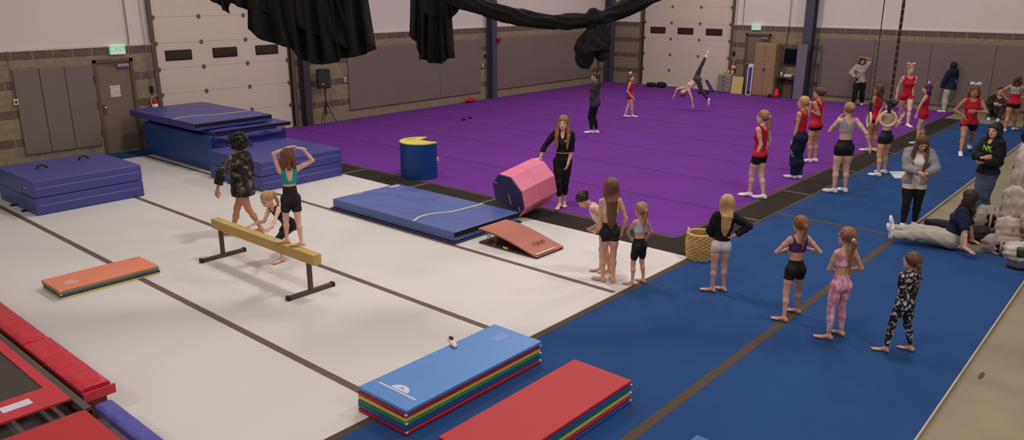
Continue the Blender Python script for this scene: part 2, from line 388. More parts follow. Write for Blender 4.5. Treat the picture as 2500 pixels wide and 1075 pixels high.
# black borders
tag(MB().box(9.524, 10.178, 5.0, 17.7, FT, -.0002).build('border_strip', m_bord), 'black border strip between the white and purple floors', 'border strip')
tag(MB().box(10.182, 25.6, ysplit+.005, 5.57, FT, -.0002).build('border_strip', m_bord), 'black border strip between the purple and blue floors', 'border strip')
tag(MB().box(10.12, 10.22, 5.6, 18.3, .0002, .0016).build('floor_tape', m_tapeb), 'brown tape edging the purple floor along the front border', 'floor tape')
q = MB(); q.prism([(9.52, 4.975), (25.5, 4.975), (25.5, 5.03), (9.56, 5.03)], .0002, .0016); tag(q.build('floor_tape', m_tapeb), 'brown tape along the outer edge of the side border', 'floor tape')
tag(MB().box(10.3, 25.5, 5.55, 5.63, .0002, .0016).build('floor_tape', m_tapeb), 'brown tape edging the purple floor along the side border', 'floor tape')
m_tapel = mat('grey_border_tape', rgb(100, 90, 82), .8)
for y, l in ((12.9, 'left of the blue drum'), (11.0, 'behind the landing mat'), (9.2, 'near the pink octagon'), (6.72, 'behind the bending person')):
    tag(MB().box(9.54, 10.11, y-.035, y+.035, .0002, .0014).build('floor_tape', m_tapel), 'short grey tape across the front border '+l, 'floor tape')
for x, l in ((11.9, 'near the wicker basket'), (14.1, 'behind the mint and coral crop top'), (16.6, 'by the hanging ring'), (19.2, 'beyond the hanging ring')):
    tag(MB().box(x-.035, x+.035, 5.04, 5.54, .0002, .0014).build('floor_tape', m_tapel), 'short grey tape across the side border '+l, 'floor tape')

# ------------------------------------------------------------------ mats and blocks
def vinyl(name, c, rough=.38, bump=.25, bscale=5.0, noise=.03): return mat(name, c, rough, noise=noise, nscale=2.0, bump=bump, bscale=bscale, spec=.4)
V_blue = vinyl('royal_blue_vinyl', rgb(72, 72, 140)); V_blue2 = vinyl('bright_blue_vinyl', rgb(38, 76, 138))
V_lblue = vinyl('light_blue_vinyl', rgb(92, 138, 196), .42, .05); V_red = vinyl('red_vinyl', rgb(180, 40, 42), .55, .05)
V_dred = vinyl('dark_red_vinyl', rgb(176, 30, 50), .5, .05); V_yel = vinyl('yellow_vinyl', rgb(222, 206, 90), .5, .05)
V_grn = vinyl('green_vinyl', rgb(44, 112, 94), .5, .05); V_mblue = vinyl('mid_blue_vinyl', rgb(40, 100, 176), .45, .05)
V_org = vinyl('orange_vinyl', rgb(226, 132, 98), .45, .05); V_lgrn = vinyl('leaf_green_vinyl', rgb(120, 158, 76), .45, .05)
V_navy = vinyl('navy_vinyl', rgb(52, 52, 84), .45, .05); V_pale = mat('pale_stitch_strip', rgb(150, 146, 170), .5)
m_blackf = mat('black_fabric', rgb(34, 31, 30), .85, spec=.15)
m_str = mat('cream_line', rgb(215, 200, 150), .6)
m_logo = mat('white_print', rgb(210, 205, 215), .6)

def throw_block(x0, x1, y0, y1, H, label, handles_top, tagside, pale):
    r = empty('folding_block_mat', ((x0+x1)/2, (y0+y1)/2, 0)); tag(r, label, 'gym mat')
    ax, ay = (x1-x0)/2, (y1-y0)/2
    for k in range(2):
        b = MB().box(-ax, ax, -ay, ay, k*H/2+.004, (k+1)*H/2-.003).build('mat_section', [V_blue], r, bevel=.02)
        MB().box(-ax+.05, ax-.06, -ay-.003, -ay+.002, k*H/2+H*.27, k*H/2+H*.285).build('seam_piping', V_pale, b)
    q = MB().box(-ax-.003, -ax+.002, ay-.0-1.25, ay-.03, .02, H*.49).box(-ax-.003, -ax+.002, ay-1.25, ay-.03, H*.51, H-.02)
    q.build('side_cover', V_blue2, r)
    for hx, hy in handles_top:
        q = MB().tube([(hx-x0-ax-.09, hy-y0-ay, H-.005), (hx-x0-ax-.05, hy-y0-ay, H+.05), (hx-x0-ax+.0, hy-y0-ay+.01, H+.06), (hx-x0-ax+.05, hy-y0-ay, H+.04), (hx-x0-ax+.1, hy-y0-ay, H-.005)], .017, 6)
        q.build('handle', m_rub, r)
    MB().box(-ax-.006, -ax-.003, -ay+.32, -ay+.36, H*.72, H*.76).build('logo_tag', m_logo, r)
    for t in (.45, 1.0):
        MB().box(-ax-.07, -ax+.02, -ay+t, -ay+t+.1, .004, .02).build('strap', m_rub, r)
throw_block(4.24, 6.04, 14.18, 15.95, .585, 'large purple-blue folding block mat at the left edge before the grey wall pads', [(4.75, 15.2), (5.55, 15.45)], 'x', True)
throw_block(7.6, 9.45, 12.8, 14.68, .56, 'large purple-blue folding block mat behind the person standing on the beam', [(8.3, 14.35)], 'x', True)
# tall stack: base block, squashed mattress, top mattress
q = MB().box(7.85, 9.45, 15.05, 18.05, .0, .74)
base = q.build('foam_block', V_blue2, bevel=.03, origin=(8.65, 16.5, 0)); tag(base, 'tall bright blue foam block under two stacked landing mattresses', 'gym mat')
def crumple(x0, x1, y, z0, z1, m, label, depth=.05):
    bm = bmesh.new(); nx, nz = 50, 24; A = []; B = []
    for i in range(nx+1):
        A.append([]); B.append([])
        for j in range(nz+1):
            u_, v_ = i/nx, j/nz; k = .5+.5*math.sin(9*u_+5*v_+2*math.sin(6*v_))*math.sin(4*v_-7*u_+1)
            k += .35*abs(math.sin(14*v_+5*u_*v_+3*math.sin(3*u_)))**5
            e = min(1, 8*min(u_, 1-u_, v_+.05, 1-v_+.02)); X = x0+(x1-x0)*u_; Z = z0+(z1-z0)*v_
            A[-1].append(bm.verts.new((X, y-depth*k*e-.01, Z))); B[-1].append(bm.verts.new((X, y, Z)))
    for i in range(nx):
        for j in range(nz): bm.faces.new((A[i][j], A[i+1][j], A[i+1][j+1], A[i][j+1])); bm.faces.new((B[i][j], B[i][j+1], B[i+1][j+1], B[i+1][j]))
    for i in range(nx): bm.faces.new((B[i][0], B[i+1][0], A[i+1][0], A[i][0])); bm.faces.new((B[i+1][nz], B[i][nz], A[i][nz], A[i+1][nz]))
    for j in range(nz): bm.faces.new((B[0][j+1], B[0][j], A[0][j], A[0][j+1])); bm.faces.new((B[nx][j], B[nx][j+1], A[nx][j+1], A[nx][j]))
    q = MB(); q.bm.free(); q.bm = bm; return tag(q.build('crumpled_cover', m, smooth=True, origin=((x0+x1)/2, y, z0)), label, 'cover')
crumple(7.9, 9.6, 15.0, .004, .735, vinyl('deep_violet_vinyl', rgb(46, 48, 112), .28, .4, 6), 'crumpled dark blue cover at the end of the tall foam block')
def mattress(x0, x1, y0, y1, z0, z1, label, bandz, line, sag=0.0, wr=.012, cols=(None,)):
    nx, ny = 44, 68; bm = bmesh.new()
    r = empty('landing_mattress', ((x0+x1)/2, (y0+y1)/2, z0)); tag(r, label, 'gym mat')
    def zt(u, v):
        w_ = wr*(math.sin(7*u+3*v)*math.sin(5*v-2*u+1)+.5*math.sin(17*u*v+4*u)+.4*math.sin(23*v+3*u)+.55*abs(math.sin(9*v+6*u+2*math.sin(5*u)))**6-.4*abs(math.sin(13*v-8*u+2*math.sin(4*v)))**8)
        return (z1-z0) + w_*min(1, 6*min(u, 1-u))*min(1, 6*min(v, 1-v)) - sag*math.sin(math.pi*u)*max(0, 1-v*3)
    top = [[bm.verts.new((-(x1-x0)/2+(x1-x0)*i/nx, -(y1-y0)/2+(y1-y0)*j/ny, zt(i/nx, j/ny))) for j in range(ny+1)] for i in range(nx+1)]
    bot = [[bm.verts.new((-(x1-x0)/2+(x1-x0)*i/nx, -(y1-y0)/2+(y1-y0)*j/ny, .002)) for j in range(ny+1)] for i in range(nx+1)]
    for i in range(nx):
        for j in range(ny):
            bm.faces.new((top[i][j], top[i+1][j], top[i+1][j+1], top[i][j+1])); bm.faces.new((bot[i][j], bot[i][j+1], bot[i+1][j+1], bot[i+1][j]))
    for i in range(nx):
        bm.faces.new((bot[i][0], bot[i+1][0], top[i+1][0], top[i][0])); bm.faces.new((bot[i+1][ny], bot[i][ny], top[i][ny], top[i+1][ny]))
    for j in range(ny):
        bm.faces.new((bot[0][j+1], bot[0][j], top[0][j], top[0][j+1])); bm.faces.new((bot[nx][j], bot[nx][j+1], top[nx][j+1], top[nx][j]))
    q = MB(); q.bm.free(); q.bm = bm
    body = q.build('mattress_cover', cols[0] or V_blue, r, bevel=.012)
    hx, hy, h = (x1-x0)/2, (y1-y0)/2, z1-z0
    q = MB()
    for i in range(nx):
        a, b = i/nx, (i+1)/nx
        q.box(-hx+2*hx*a, -hx+2*hx*b, -hy-.006, -hy+.004, h*bandz[0]-sag*math.sin(math.pi*(a+b)/2)*.9, h*bandz[1]-sag*math.sin(math.pi*(a+b)/2)*.9)
    q.build('mesh_band', m_blackf, r)
    if line is not None:
        q = MB(); n = 44; ln = line; prev = None
        wv = lambda t: ln + .10*math.sin(t*math.pi*1.6+.3)-.05
        for i in range(n+1):
            a = i/n; z = zt(a, (wv(a)+hy)/(2*hy))+.004
            cur = [q.bm.verts.new((-hx+2*hx*a, wv(a)-.02, z)), q.bm.verts.new((-hx+2*hx*a, wv(a)+.02, z))]
            if prev: q.bm.faces.new((prev[0], cur[0], cur[1], prev[1]))
            prev = cur
        o = q.build('line_marking', m_str, r)
        so = o.modifiers.new('solid', 'SOLIDIFY'); so.thickness = .004
    return r
mattress(7.95, 9.75, 15.0, 18.0, .742, .828, 'sagging dark blue mattress squeezed between the foam block and top mattress', (.35, .98), None, .0)
mattress(7.68, 9.45, 15.25, 18.25, .852, 1.0, 'purple-blue mattress with a pale line, topmost of the tall stack', (.45, .9), -.55, 0, .008)
# landing mat on the white floor
lr = mattress(7.76, 9.22, 7.9, 10.85, .03, .18, 'blue landing mat with a yellow line in front of the springboard', (.45, .92), -.55, 0, .012, (vinyl('slate_blue_vinyl', rgb(90, 104, 164), .28, .5, 7.0),))
tag(MB().box(7.72, 9.26, 7.86, 10.88, .002, .028).build('base_mat', V_navy, bevel=.006), 'thin dark blue mat lying under the landing mat', 'gym mat')
text('logo', 'GYM', .07, (-.25, 1.33, .154+.02), (1, 0, 0), (0, 1, 0), m_logo, lr, .002)
MB().box(.4, .62, 1.28, 1.33, .15, .168).build('logo_patch', m_logo, lr)

def folded(x0, x1, y0, y1, H, mats_, label, tilt=0.0, rot=0.0):
    r = empty('folded_panel_mat', ((x0+x1)/2, (y0+y1)/2, 0), rot); tag(r, label, 'gym mat'); n = len(mats_); t = H/n
    for k, mm in enumerate(mats_):
        dx = random.uniform(-.008, .008); dy = random.uniform(-.006, .006)
        MB().box(-(x1-x0)/2+dx, (x1-x0)/2+dx, -(y1-y0)/2+dy, (y1-y0)/2+dy, k*t+.001, (k+1)*t-.001).build('mat_panel', mm, r, bevel=t*.28)
    q = MB()
    for k in range(0, n, 2):
        for sx in (-1, 1):
            q.box(sx*((x1-x0)/2-.01)-.012, sx*((x1-x0)/2-.01)+.012, -(y1-y0)/2-.008, -(y1-y0)/2+.012, (k+1)*t-.014, (k+1)*t-.002)
    q.build('corner_tab', m_logo, r)
    return r
fo = folded(3.07, 4.3, 9.95, 10.53, .117, [V_yel, V_navy, mat('grey_blue_vinyl', rgb(96, 96, 130), .45), V_lgrn, V_org], 'small folded panel mat with orange top on the white floor')
q = MB()
for a in range(14):
    t0 = math.radians(150+a*15); t1 = math.radians(150+(a+1)*15)
    q.prism([(-.4+.075*math.cos(t0), -.06+.075*math.sin(t0)), (-.4+.06*math.cos(t0), -.06+.06*math.sin(t0)), (-.4+.06*math.cos(t1), -.06+.06*math.sin(t1)), (-.4+.075*math.cos(t1), -.06+.075*math.sin(t1))], .1165, .1185)
for k in range(3): q.box(-.44+.03*k, -.425+.03*k, -.09+.01*k, .0+.01*k, .1165, .1185)
q.build('logo', m_logo, fo)
fb = folded(3.8, 5.6, 4.5, 5.14, .245, [V_dred, V_mblue, V_grn, V_yel, V_dred, V_lblue], 'folded panel mat with light blue top straddling the white and blue floors')
q = MB(); pts = [(.105*math.cos(math.pi*a/12), .085*math.sin(math.pi*a/12)) for a in range(13)]
Rl = Matrix.Translation((-.68, .0, 0)) @ Matrix.Rotation(math.radians(90), 4, 'Z')
Rl = Matrix.Translation((-.70, -.01, 0)) @ Matrix.Rotation(math.radians(-90), 4, 'Z')
q.prism(pts, .2445, .2465, Rl)
q.prism([(-.24, -.03), (.24, -.03), (.24, -.012), (-.24, -.012)], .2445, .2465, Rl)
q.build('logo', m_logo, fb)
MB().prism([(-.04, .02), (0, .06), (.04, .02), (0, .035)], .2466, .2475, Rl).build('logo_cutout', V_lblue, fb)
MB().box(.6, .8, -.02, .1, .2445, .2462).build('printed_label', mat('faded_label', rgb(130, 140, 205), .5), fb)
folded(3.72, 5.52, 3.38, 4.03, .236, [V_mblue, V_dred, V_yel, V_grn, V_mblue, V_red], 'folded panel mat with red top on the blue floor in the foreground')
# corner of another folded mat at the bottom edge
c = G(1702, 1056, .04)
qx = folded(c[0]-1.25, c[0]-.05, c[1]-.62, c[1]-.02, .05, [V_mblue, vinyl('steel_blue_vinyl', rgb(62, 100, 146), .5, .05)], 'corner of a thin blue mat peeking in at the bottom edge')

# slipper on the blue stack and things left on the floor
def shoe_mesh(name, loc, ang, m, label, cat, L=.2, z=0.0, lying=False):
    r = empty(name, (loc[0], loc[1], z), ang); tag(r, label, cat)
    bm = bmesh.new(); n = 10; rings = []
    for i in range(n+1):
        t = i/n; wd = .5*L*.36*(math.sin(math.pi*min(1, .12+t*.8))**.6) ; ht = L*(.30-.16*t)
        rings.append([bm.verts.new((t*L-L/2, wd*math.cos(a), max(0, ht*.5+ht*.5*math.sin(a)))) for a in [2*math.pi*k/10 for k in range(10)]])
    for i in range(n):
        for k in range(10): bm.faces.new((rings[i][k], rings[i][(k+1) % 10], rings[i+1][(k+1) % 10], rings[i+1][k]))
    bm.faces.new(rings[0][::-1]); bm.faces.new(rings[-1])
    q = MB(); q.bm.free(); q.bm = bm; q.build('shoe_upper', m, r, smooth=True)
    MB().sphere((-L*.2, 0, L*.26), L*.15, (1.3, .75, .35)).build('opening', m_rub, r, smooth=True)
    MB().box(-L*.48, L*.42, -L*.13, L*.13, .0005, .012).build('sole', m_rub, r, bevel=.005)
    return r
m_pinkish = mat('pale_pink_canvas', rgb(226, 196, 188), .7)
p = G(1105, 841, .247); pd = G(1113, 852, .247)-G(1098, 831, .247); shoe_mesh('slipper', p, math.atan2(pd[1], pd[0]), m_pinkish, 'pale pink slipper lying on the light blue folded mat', 'slipper', .2, .2465)
m_dgrey = mat('dark_grey_rubber', rgb(58, 56, 70), .7)
for px, py, a, l in ((1133, 293, .4, 'dark sandal on the purple floor, the left one of the pair'), (1148, 289, .9, 'dark sandal on the purple floor, the right one of the pair')):
    p = G(px, py); shoe_mesh('sandal', p, a, m_dgrey, l, 'sandal', .27, .0)

# ---- blue drum trainer with a V notch, yellow top
dr = empty('notched_foam_cylinder', (10.46, 11.58, 0)); tag(dr, 'blue foam cylinder with a notched yellow top on the black border', 'foam shape')
R0 = .40; a0 = math.radians(26); a1 = math.radians(-74+360)
poly = [(R0*math.cos(a0+(a1-a0)*i/40), R0*math.sin(a0+(a1-a0)*i/40)) for i in range(41)] + [(.03, .06)]
V_dblue = vinyl('deep_blue_vinyl', rgb(14, 62, 128), .4, .05)
MB().prism(poly, .002, .70).build('foam_body', V_dblue, dr, bevel=.01)
MB().prism([(x*1.01, y*1.01) for x, y in poly], .70, .725).build('top_cover', V_yel, dr, bevel=.006)
MB().prism([(x*1.003, y*1.003) for x, y in poly], .352, .356).build('seam_line', V_navy, dr)
MB().box(-.12, .1, .23, .26, .7255, .7275).box(.05, .1, -.3, -.02, .7255, .7275).build('top_slit', mat('dark_olive', rgb(96, 78, 50), .7), dr)
MB().box(.085, .125, -.405, -.385, .34, .42).build('yellow_patch', V_yel, dr)

# ---- pink octagon tumbler
OR = .395; OLEN = .75
p0 = G(1240, 479, .37)+np.array([.10, 0, 0])     # centre of the near end
oc = empty('octagon_tumbler', (p0[0], p0[1], 0.004), math.radians(-3)); oc.rotation_euler = (0, math.radians(-13), math.radians(-9)); tag(oc, 'pink octagonal foam tumbler with purple end with a hand resting on it', 'foam shape')
def octo(r): return [(r*math.cos(math.radians(22.5+45*k)), r*math.sin(math.radians(22.5+45*k))) for k in range(8)]
V_pink = vinyl('pink_vinyl', rgb(232, 126, 152), .42, .08); V_purp = vinyl('dark_purple_vinyl', rgb(58, 42, 92), .5, .05)
zc = OR*math.cos(math.radians(22.5))
Mo = Matrix.Translation((0, 0, zc+.003)) @ Matrix.Rotation(math.radians(90), 4, 'Y') @ Matrix.Rotation(math.radians(0), 4, 'Z')
MB().prism(octo(OR), .02, OLEN, Mo).build('foam_body', V_pink, oc, bevel=.01)
MB().prism(octo(OR*.985), -.004, .02, Mo).build('end_cover', V_purp, oc, bevel=.004)
q = MB(); 
for k in range(5): q.box(-.0075, -.0045, -.06+.005*k, -.045+.005*k+.012, zc-.03+.035*k-.1, zc-.004+.035*k-.1)
q.box(-.0075, -.0045, .22, .29, zc+.19, zc+.21).box(-.0075, -.0045, -.26, -.24, .14, .23)
q.build('lettering', m_logo, oc)
MB().prism([(x*1.002, y*1.002) for x, y in octo(OR)], OLEN*.5, OLEN*.5+.004, Mo).build('seam_line', V_dred, oc)

# ---- springboard
sb = empty('springboard', (8.33, 7.1, 0)); tag(sb, 'wooden springboard with salmon carpeted top before the blue landing mat', 'springboard')
m_salm = mat('salmon_carpet', rgb(186, 116, 100), .9, noise=.04, nscale=3)
m_wood = mat('dark_plywood', rgb(84, 62, 50), .6, noise=.15, nscale=5, stretch=(1, 8, 1))
def board(bm_z, t, x0, x1, nm, m):
    bm = bmesh.new(); n = 16; A = []; B = []
    for i in range(n+1):
        y = -.56+1.12*i/n; z = bm_z(i/n)
        A.append([bm.verts.new((x, y, z)) for x in (x0, x1)]); B.append([bm.verts.new((x, y, z-t)) for x in (x0, x1)])
    for i in range(n):
        bm.faces.new((A[i][0], A[i][1], A[i+1][1], A[i+1][0])); bm.faces.new((B[i][0], B[i+1][0], B[i+1][1], B[i][1]))
        bm.faces.new((A[i][0], A[i+1][0], B[i+1][0], B[i][0])); bm.faces.new((A[i][1], B[i][1], B[i+1][1], A[i+1][1]))
    bm.faces.new((A[0][0], B[0][0], B[0][1], A[0][1])); bm.faces.new((A[n][0], A[n][1], B[n][1], B[n][0]))
    q = MB(); q.bm.free(); q.bm = bm; return q.build(nm, m, sb, bevel=.006)
zf = lambda t: .045+.19*(math.sin(min(1, t*1.05)*math.pi/2)**1.15)
board(lambda t: zf(t), .022, -.31, .31, 'carpeted_top', m_salm)
board(lambda t: zf(t)-.023, .014, -.305, .305, 'top_board', m_wood)
board(lambda t: .026, .022, -.3, .3, 'base_board', m_wood)
m_spr = mat('steel_spring', rgb(170, 165, 160), .35, metal=.7)
for sx in (-.2, 0, .2):
    for yy in (.30, .45):
        pts = [(sx+.03*math.cos(t*.9), yy+.03*math.sin(t*.9), .03+.165*t/40) for t in range(41)]
        MB().tube(pts, .005, 5).build('spring', m_spr, sb, smooth=True)
MB().box(-.305, -.3, .22, .27, .03, .06).build('red_sticker', V_red, sb); MB().box(-.31, -.3, -.02, .07, .028, .055).build('yellow_sticker', V_yel, sb)
MB().box(-.29, .12, -.555, -.52, .062, .0645).build('white_edge_tape', m_logo, sb)
tx = text('lettering', '/\\\\AAI', .11, (0.02, -.33, .1235), (1, 0, 0), (0, 1, .28), mat('dark_print', rgb(96, 52, 46), .8), sb, .001)

# ---- balance beam
bb = empty('balance_beam', (5.2, 8.87, 0)); tag(bb, 'low tan suede balance beam on two brown T-shaped feet', 'balance beam')
m_suede = mat('tan_suede', rgb(190, 160, 96), .85, noise=.08, nscale=5)
MB().box(-.06, .06, -1.21, 1.2, .415, .55).build('beam_body', m_suede, bb, bevel=.01)
m_leg = mat('brown_steel', rgb(88, 70, 64), .5)
for y in (-1.02, 1.07):
    lg = MB().box(-.025, .025, y-.025, y+.025, .05, .415).build('leg', m_leg, bb, bevel=.004)
    MB().box(-.31, .32, y-.028, y+.028, .004, .05).build('foot_bar', m_leg, lg, bevel=.004)
    for sx in (-.325, .325): MB().box(sx-.02, sx+.02, y-.034, y+.034, .002, .058).build('rubber_cap', m_rub, lg, bevel=.006)

# ---- trampoline with red pads
V_tred = vinyl('glossy_red_vinyl', rgb(200, 46, 58), .24, 1.0, 9.0)
V_tred2 = vinyl('flat_red_vinyl', rgb(196, 52, 58), .4, .1, 4.0)
V_tblue = vinyl('violet_blue_vinyl', rgb(84, 80, 158), .4, .8, 6.0)
TZ = .35
tr = empty('trampoline', (.6, 8.6, 0)); tag(tr, 'black trampoline bed with red border at the left edge', 'trampoline')
def L_(x): return x-.6
def Y_(y): return y-8.6
m_bed = mat('dark_woven_bed', rgb(74, 62, 56), .8, noise=.06, nscale=60)
MB().box(L_(-.6), L_(1.93), Y_(6.98), Y_(11.5), TZ-.02, TZ-.012).build('bed', m_bed, tr)
q = MB().box(L_(1.9), L_(1.99), Y_(6.98), Y_(11.5), TZ-.025, TZ).box(L_(-.6), L_(1.99), Y_(6.62), Y_(6.99), TZ-.025, TZ)
q.build('red_border', V_tred2, tr, bevel=.005)
MB().box(L_(1.53), L_(1.75), Y_(6.76), Y_(6.87), TZ+.0005, TZ+.003).build('white_label', m_logo, tr)
text('lettering', 'trampoline', .14, (L_(.93), Y_(6.76), TZ+.002), (1, 0, 0), (0, 1, 0), m_logo, tr, .001)
m_fr = mat('grey_frame_steel', rgb(92, 84, 76), .5, metal=.3)
MB().box(L_(-.6), L_(2.07), Y_(6.4), Y_(6.46), TZ-.12, TZ-.06).box(L_(2.0), L_(2.06), Y_(6.4), Y_(11.5), TZ-.1, TZ-.03).build('frame', m_fr, tr)
for y in (6.5, 8.4, 10.4): MB().box(L_(2.0), L_(2.05), Y_(y), Y_(y+.06), 0.002, TZ-.1).build('leg', m_fr, tr)
MB().tube([(L_(1.62), Y_(6.45), .25), (L_(1.75), Y_(6.62), .03)], .02, 8).build('brace', m_rub, tr)
def wrinkle_pad(name, x0, x1, y0, y1, z0, z1, m, label, amp=.006, flap=None):
    bm = bmesh.new(); nx = 10; ny = int((y1-y0)/.05); T = []; Bt = []
    for i in range(nx+1):
        T.append([]); Bt.append([])
        for j in range(ny+1):
            x = x0+(x1-x0)*i/nx; y = y0+(y1-y0)*j/ny; e = min(1, 5*min(i/nx, 1-i/nx)+.1)
            z = z1+amp*e*(math.sin(y*19+x*7+math.sin(y*5)*2)+.7*math.sin(y*31-x*17)+.8*math.sin(y*3.1)) - .02*(1-e)
            T[-1].append(bm.verts.new((x, y, z))); Bt[-1].append(bm.verts.new((x, y, z0)))
    for i in range(nx):
        for j in range(ny): bm.faces.new((T[i][j], T[i+1][j], T[i+1][j+1], T[i][j+1])); bm.faces.new((Bt[i][j], Bt[i][j+1], Bt[i+1][j+1], Bt[i+1][j]))
    for i in range(nx): bm.faces.new((Bt[i][0], Bt[i+1][0], T[i+1][0], T[i][0])); bm.faces.new((Bt[i+1][ny], Bt[i][ny], T[i][ny], T[i+1][ny]))
    for j in range(ny): bm.faces.new((Bt[0][j+1], Bt[0][j], T[0][j], T[0][j+1])); bm.faces.new((Bt[nx][j], Bt[nx][j+1], T[nx][j+1], T[nx][j]))
    q = MB(); q.bm.free(); q.bm = bm; q = q.build(name, m, None, bevel=.008, origin=((x0+x1)/2, (y0+y1)/2, z0)); tag(q, label, 'side pad')
    return q
s1 = wrinkle_pad('side_pad', 2.09, 2.335, 6.68, 8.05, TZ-.05, TZ+.01, V_tred, 'glossy red side pad beside the trampoline, near one with the hanging end flap', .007)
MB().box(-.125, .14, -.735, -.715, -.05, .035).build('end_flap', V_tred2, s1, bevel=.004)
wrinkle_pad('side_pad', 2.09, 2.325, 8.07, 11.5, TZ-.05, TZ+.01, V_tred, 'glossy red side pad beside the trampoline, far one reaching the left edge', .007)
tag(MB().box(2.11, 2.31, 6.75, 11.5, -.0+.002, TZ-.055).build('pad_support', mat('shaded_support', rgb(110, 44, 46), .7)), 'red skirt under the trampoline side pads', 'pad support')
wrinkle_pad('side_pad', 2.075, 2.22, 3.6, 6.38, TZ-.09, TZ-.01, V_tblue, 'wrinkled violet-blue side pad at the bottom left', .005)
tag(MB().box(-.6, 2.0, 3.4, 6.36, TZ-.07, TZ-.01).build('end_deck', V_red, bevel=.012, origin=(.7, 4.9, 0)), 'flat red end deck mat at the bottom left corner', 'gym mat')
tag(MB().box(-.5, 1.95, 3.5, 6.3, .002, TZ-.075).build('deck_frame', mat('black_frame', rgb(36, 32, 32), .6), origin=(.7, 4.9, 0)), 'dark frame box under the red end deck', 'frame')

# ---- basket
bk = empty('wicker_basket', (9.56, 4.86, 0)); tag(bk, 'woven seagrass basket with two handles at the corner of the white floor', 'basket')
m_wick = mat('seagrass_wicker', rgb(196, 158, 96), .8, noise=.22, nscale=30)
def weave(rad, z, seg, ph, amp): return [(( rad+amp*math.cos(seg*t*.5+ph))*math.cos(t), (rad+amp*math.cos(seg*t*.5+ph))*math.sin(t), z+.006*math.sin(seg*t*.5+ph*1.3)) for t in [2*math.pi*k/72 for k in range(73)]]
q = MB()
for i in range(15):
    z = .012+i*.025; rad = .158+.025*math.sin(min(1, i/9)*math.pi/2) - .012*max(0, (i-10)/5)
    q.tube(weave(rad, z, 26, i*math.pi, .007), .0135, 6, False)
q.build('woven_wall', m_wick, bk, smooth=True)
MB().lathe([(.15, .004), (.155, .012)], seg=24).build('base', m_wick, bk)
q = MB()
for k in range(26):
    t = 2*math.pi*k/26; q.tube([(.152*math.cos(t), .152*math.sin(t), .01), (.178*math.cos(t), .178*math.sin(t), .22), (.168*math.cos(t), .168*math.sin(t), .365)], .008, 5)
q.build('stakes', m_wick, bk)
MB().tube([(.172*math.cos(t), .172*math.sin(t), .375) for t in [2*math.pi*k/36 for k in range(37)]], .013, 7, False).build('rim', mat('pale_wicker', rgb(222, 190, 138), .8), bk, smooth=True)
for s in (-1, 1):
    a = math.atan2(-RT[1]*0+RT[1], RT[0]) + (math.pi if s < 0 else 0)
    q = MB().tube([(.172*math.cos(a+d), .172*math.sin(a+d), z) for d, z in ((-.28, .36), (-.26, .41), (-.12, .445), (.12, .445), (.26, .41), (.28, .36))], .011, 6)
    q.build('handle', MATS['pale_wicker'], bk, smooth=True)

# ---- hanging rings
m_ringw = mat('pale_wood_ring', rgb(216, 190, 150), .5)
m_strap = mat('black_red_webbing', rgb(50, 26, 26), .8)
def strap_mat():
    M = mat('striped_webbing', rgb(40, 24, 24), .8); nt = M.node_tree; N = nt.nodes; L = nt.links; b = N['Principled BSDF']
    tc = N.new('ShaderNodeTexCoord'); sp = N.new('ShaderNodeSeparateXYZ'); L.new(tc.outputs['Object'], sp.inputs[0])
    m1 = N.new('ShaderNodeMath'); m1.operation = 'MULTIPLY'; m1.inputs[1].default_value = 11; L.new(sp.outputs[2], m1.inputs[0])
    f = N.new('ShaderNodeMath'); f.operation = 'FRACT'; L.new(m1.outputs[0], f.inputs[0])
    g = N.new('ShaderNodeMath'); g.operation = 'GREATER_THAN'; g.inputs[1].default_value = .78; L.new(f.outputs[0], g.inputs[0])
    mx = N.new('ShaderNodeMix'); mx.data_type = 'RGBA'; mx.inputs[6].default_value = rgb(48, 24, 26); mx.inputs[7].default_value = rgb(128, 66, 56)
    L.new(g.outputs[0], mx.inputs[0]); L.new(mx.outputs[2], b.inputs['Base Color']); return M
m_web = strap_mat()
def ring(px, py, dist, rz, label):
    d = FW + RT*(px-1250)/FPX - UPV*(py-537.5)/FPX
    p = CAM + d/np.linalg.norm(d)*dist
    r = empty('gymnastic_ring', p, rz); tag(r, label, 'gymnastic ring')
    MB().tube([(.1*math.cos(t), 0, .1*math.sin(t)) for t in [2*math.pi*k/36 for k in range(37)]], .0165, 10, False).build('ring', m_ringw, r, smooth=True)
    top = 6.4-p[2]
    MB().box(-.019, .019, -.003, .003, .1, top).build('strap', m_web, r)
    MB().box(-.023, .023, -.022, .022, .075, .24).build('strap_loop', m_rub, r, bevel=.004)
ring(2168, 290, 11.9, math.radians(41.1-90-15), 'wooden gymnastic ring on a long strap, seen face on')
ring(2122, 292, 12.1, math.radians(41.1-90+78), 'wooden gymnastic ring on a long strap, seen edge on at the left')

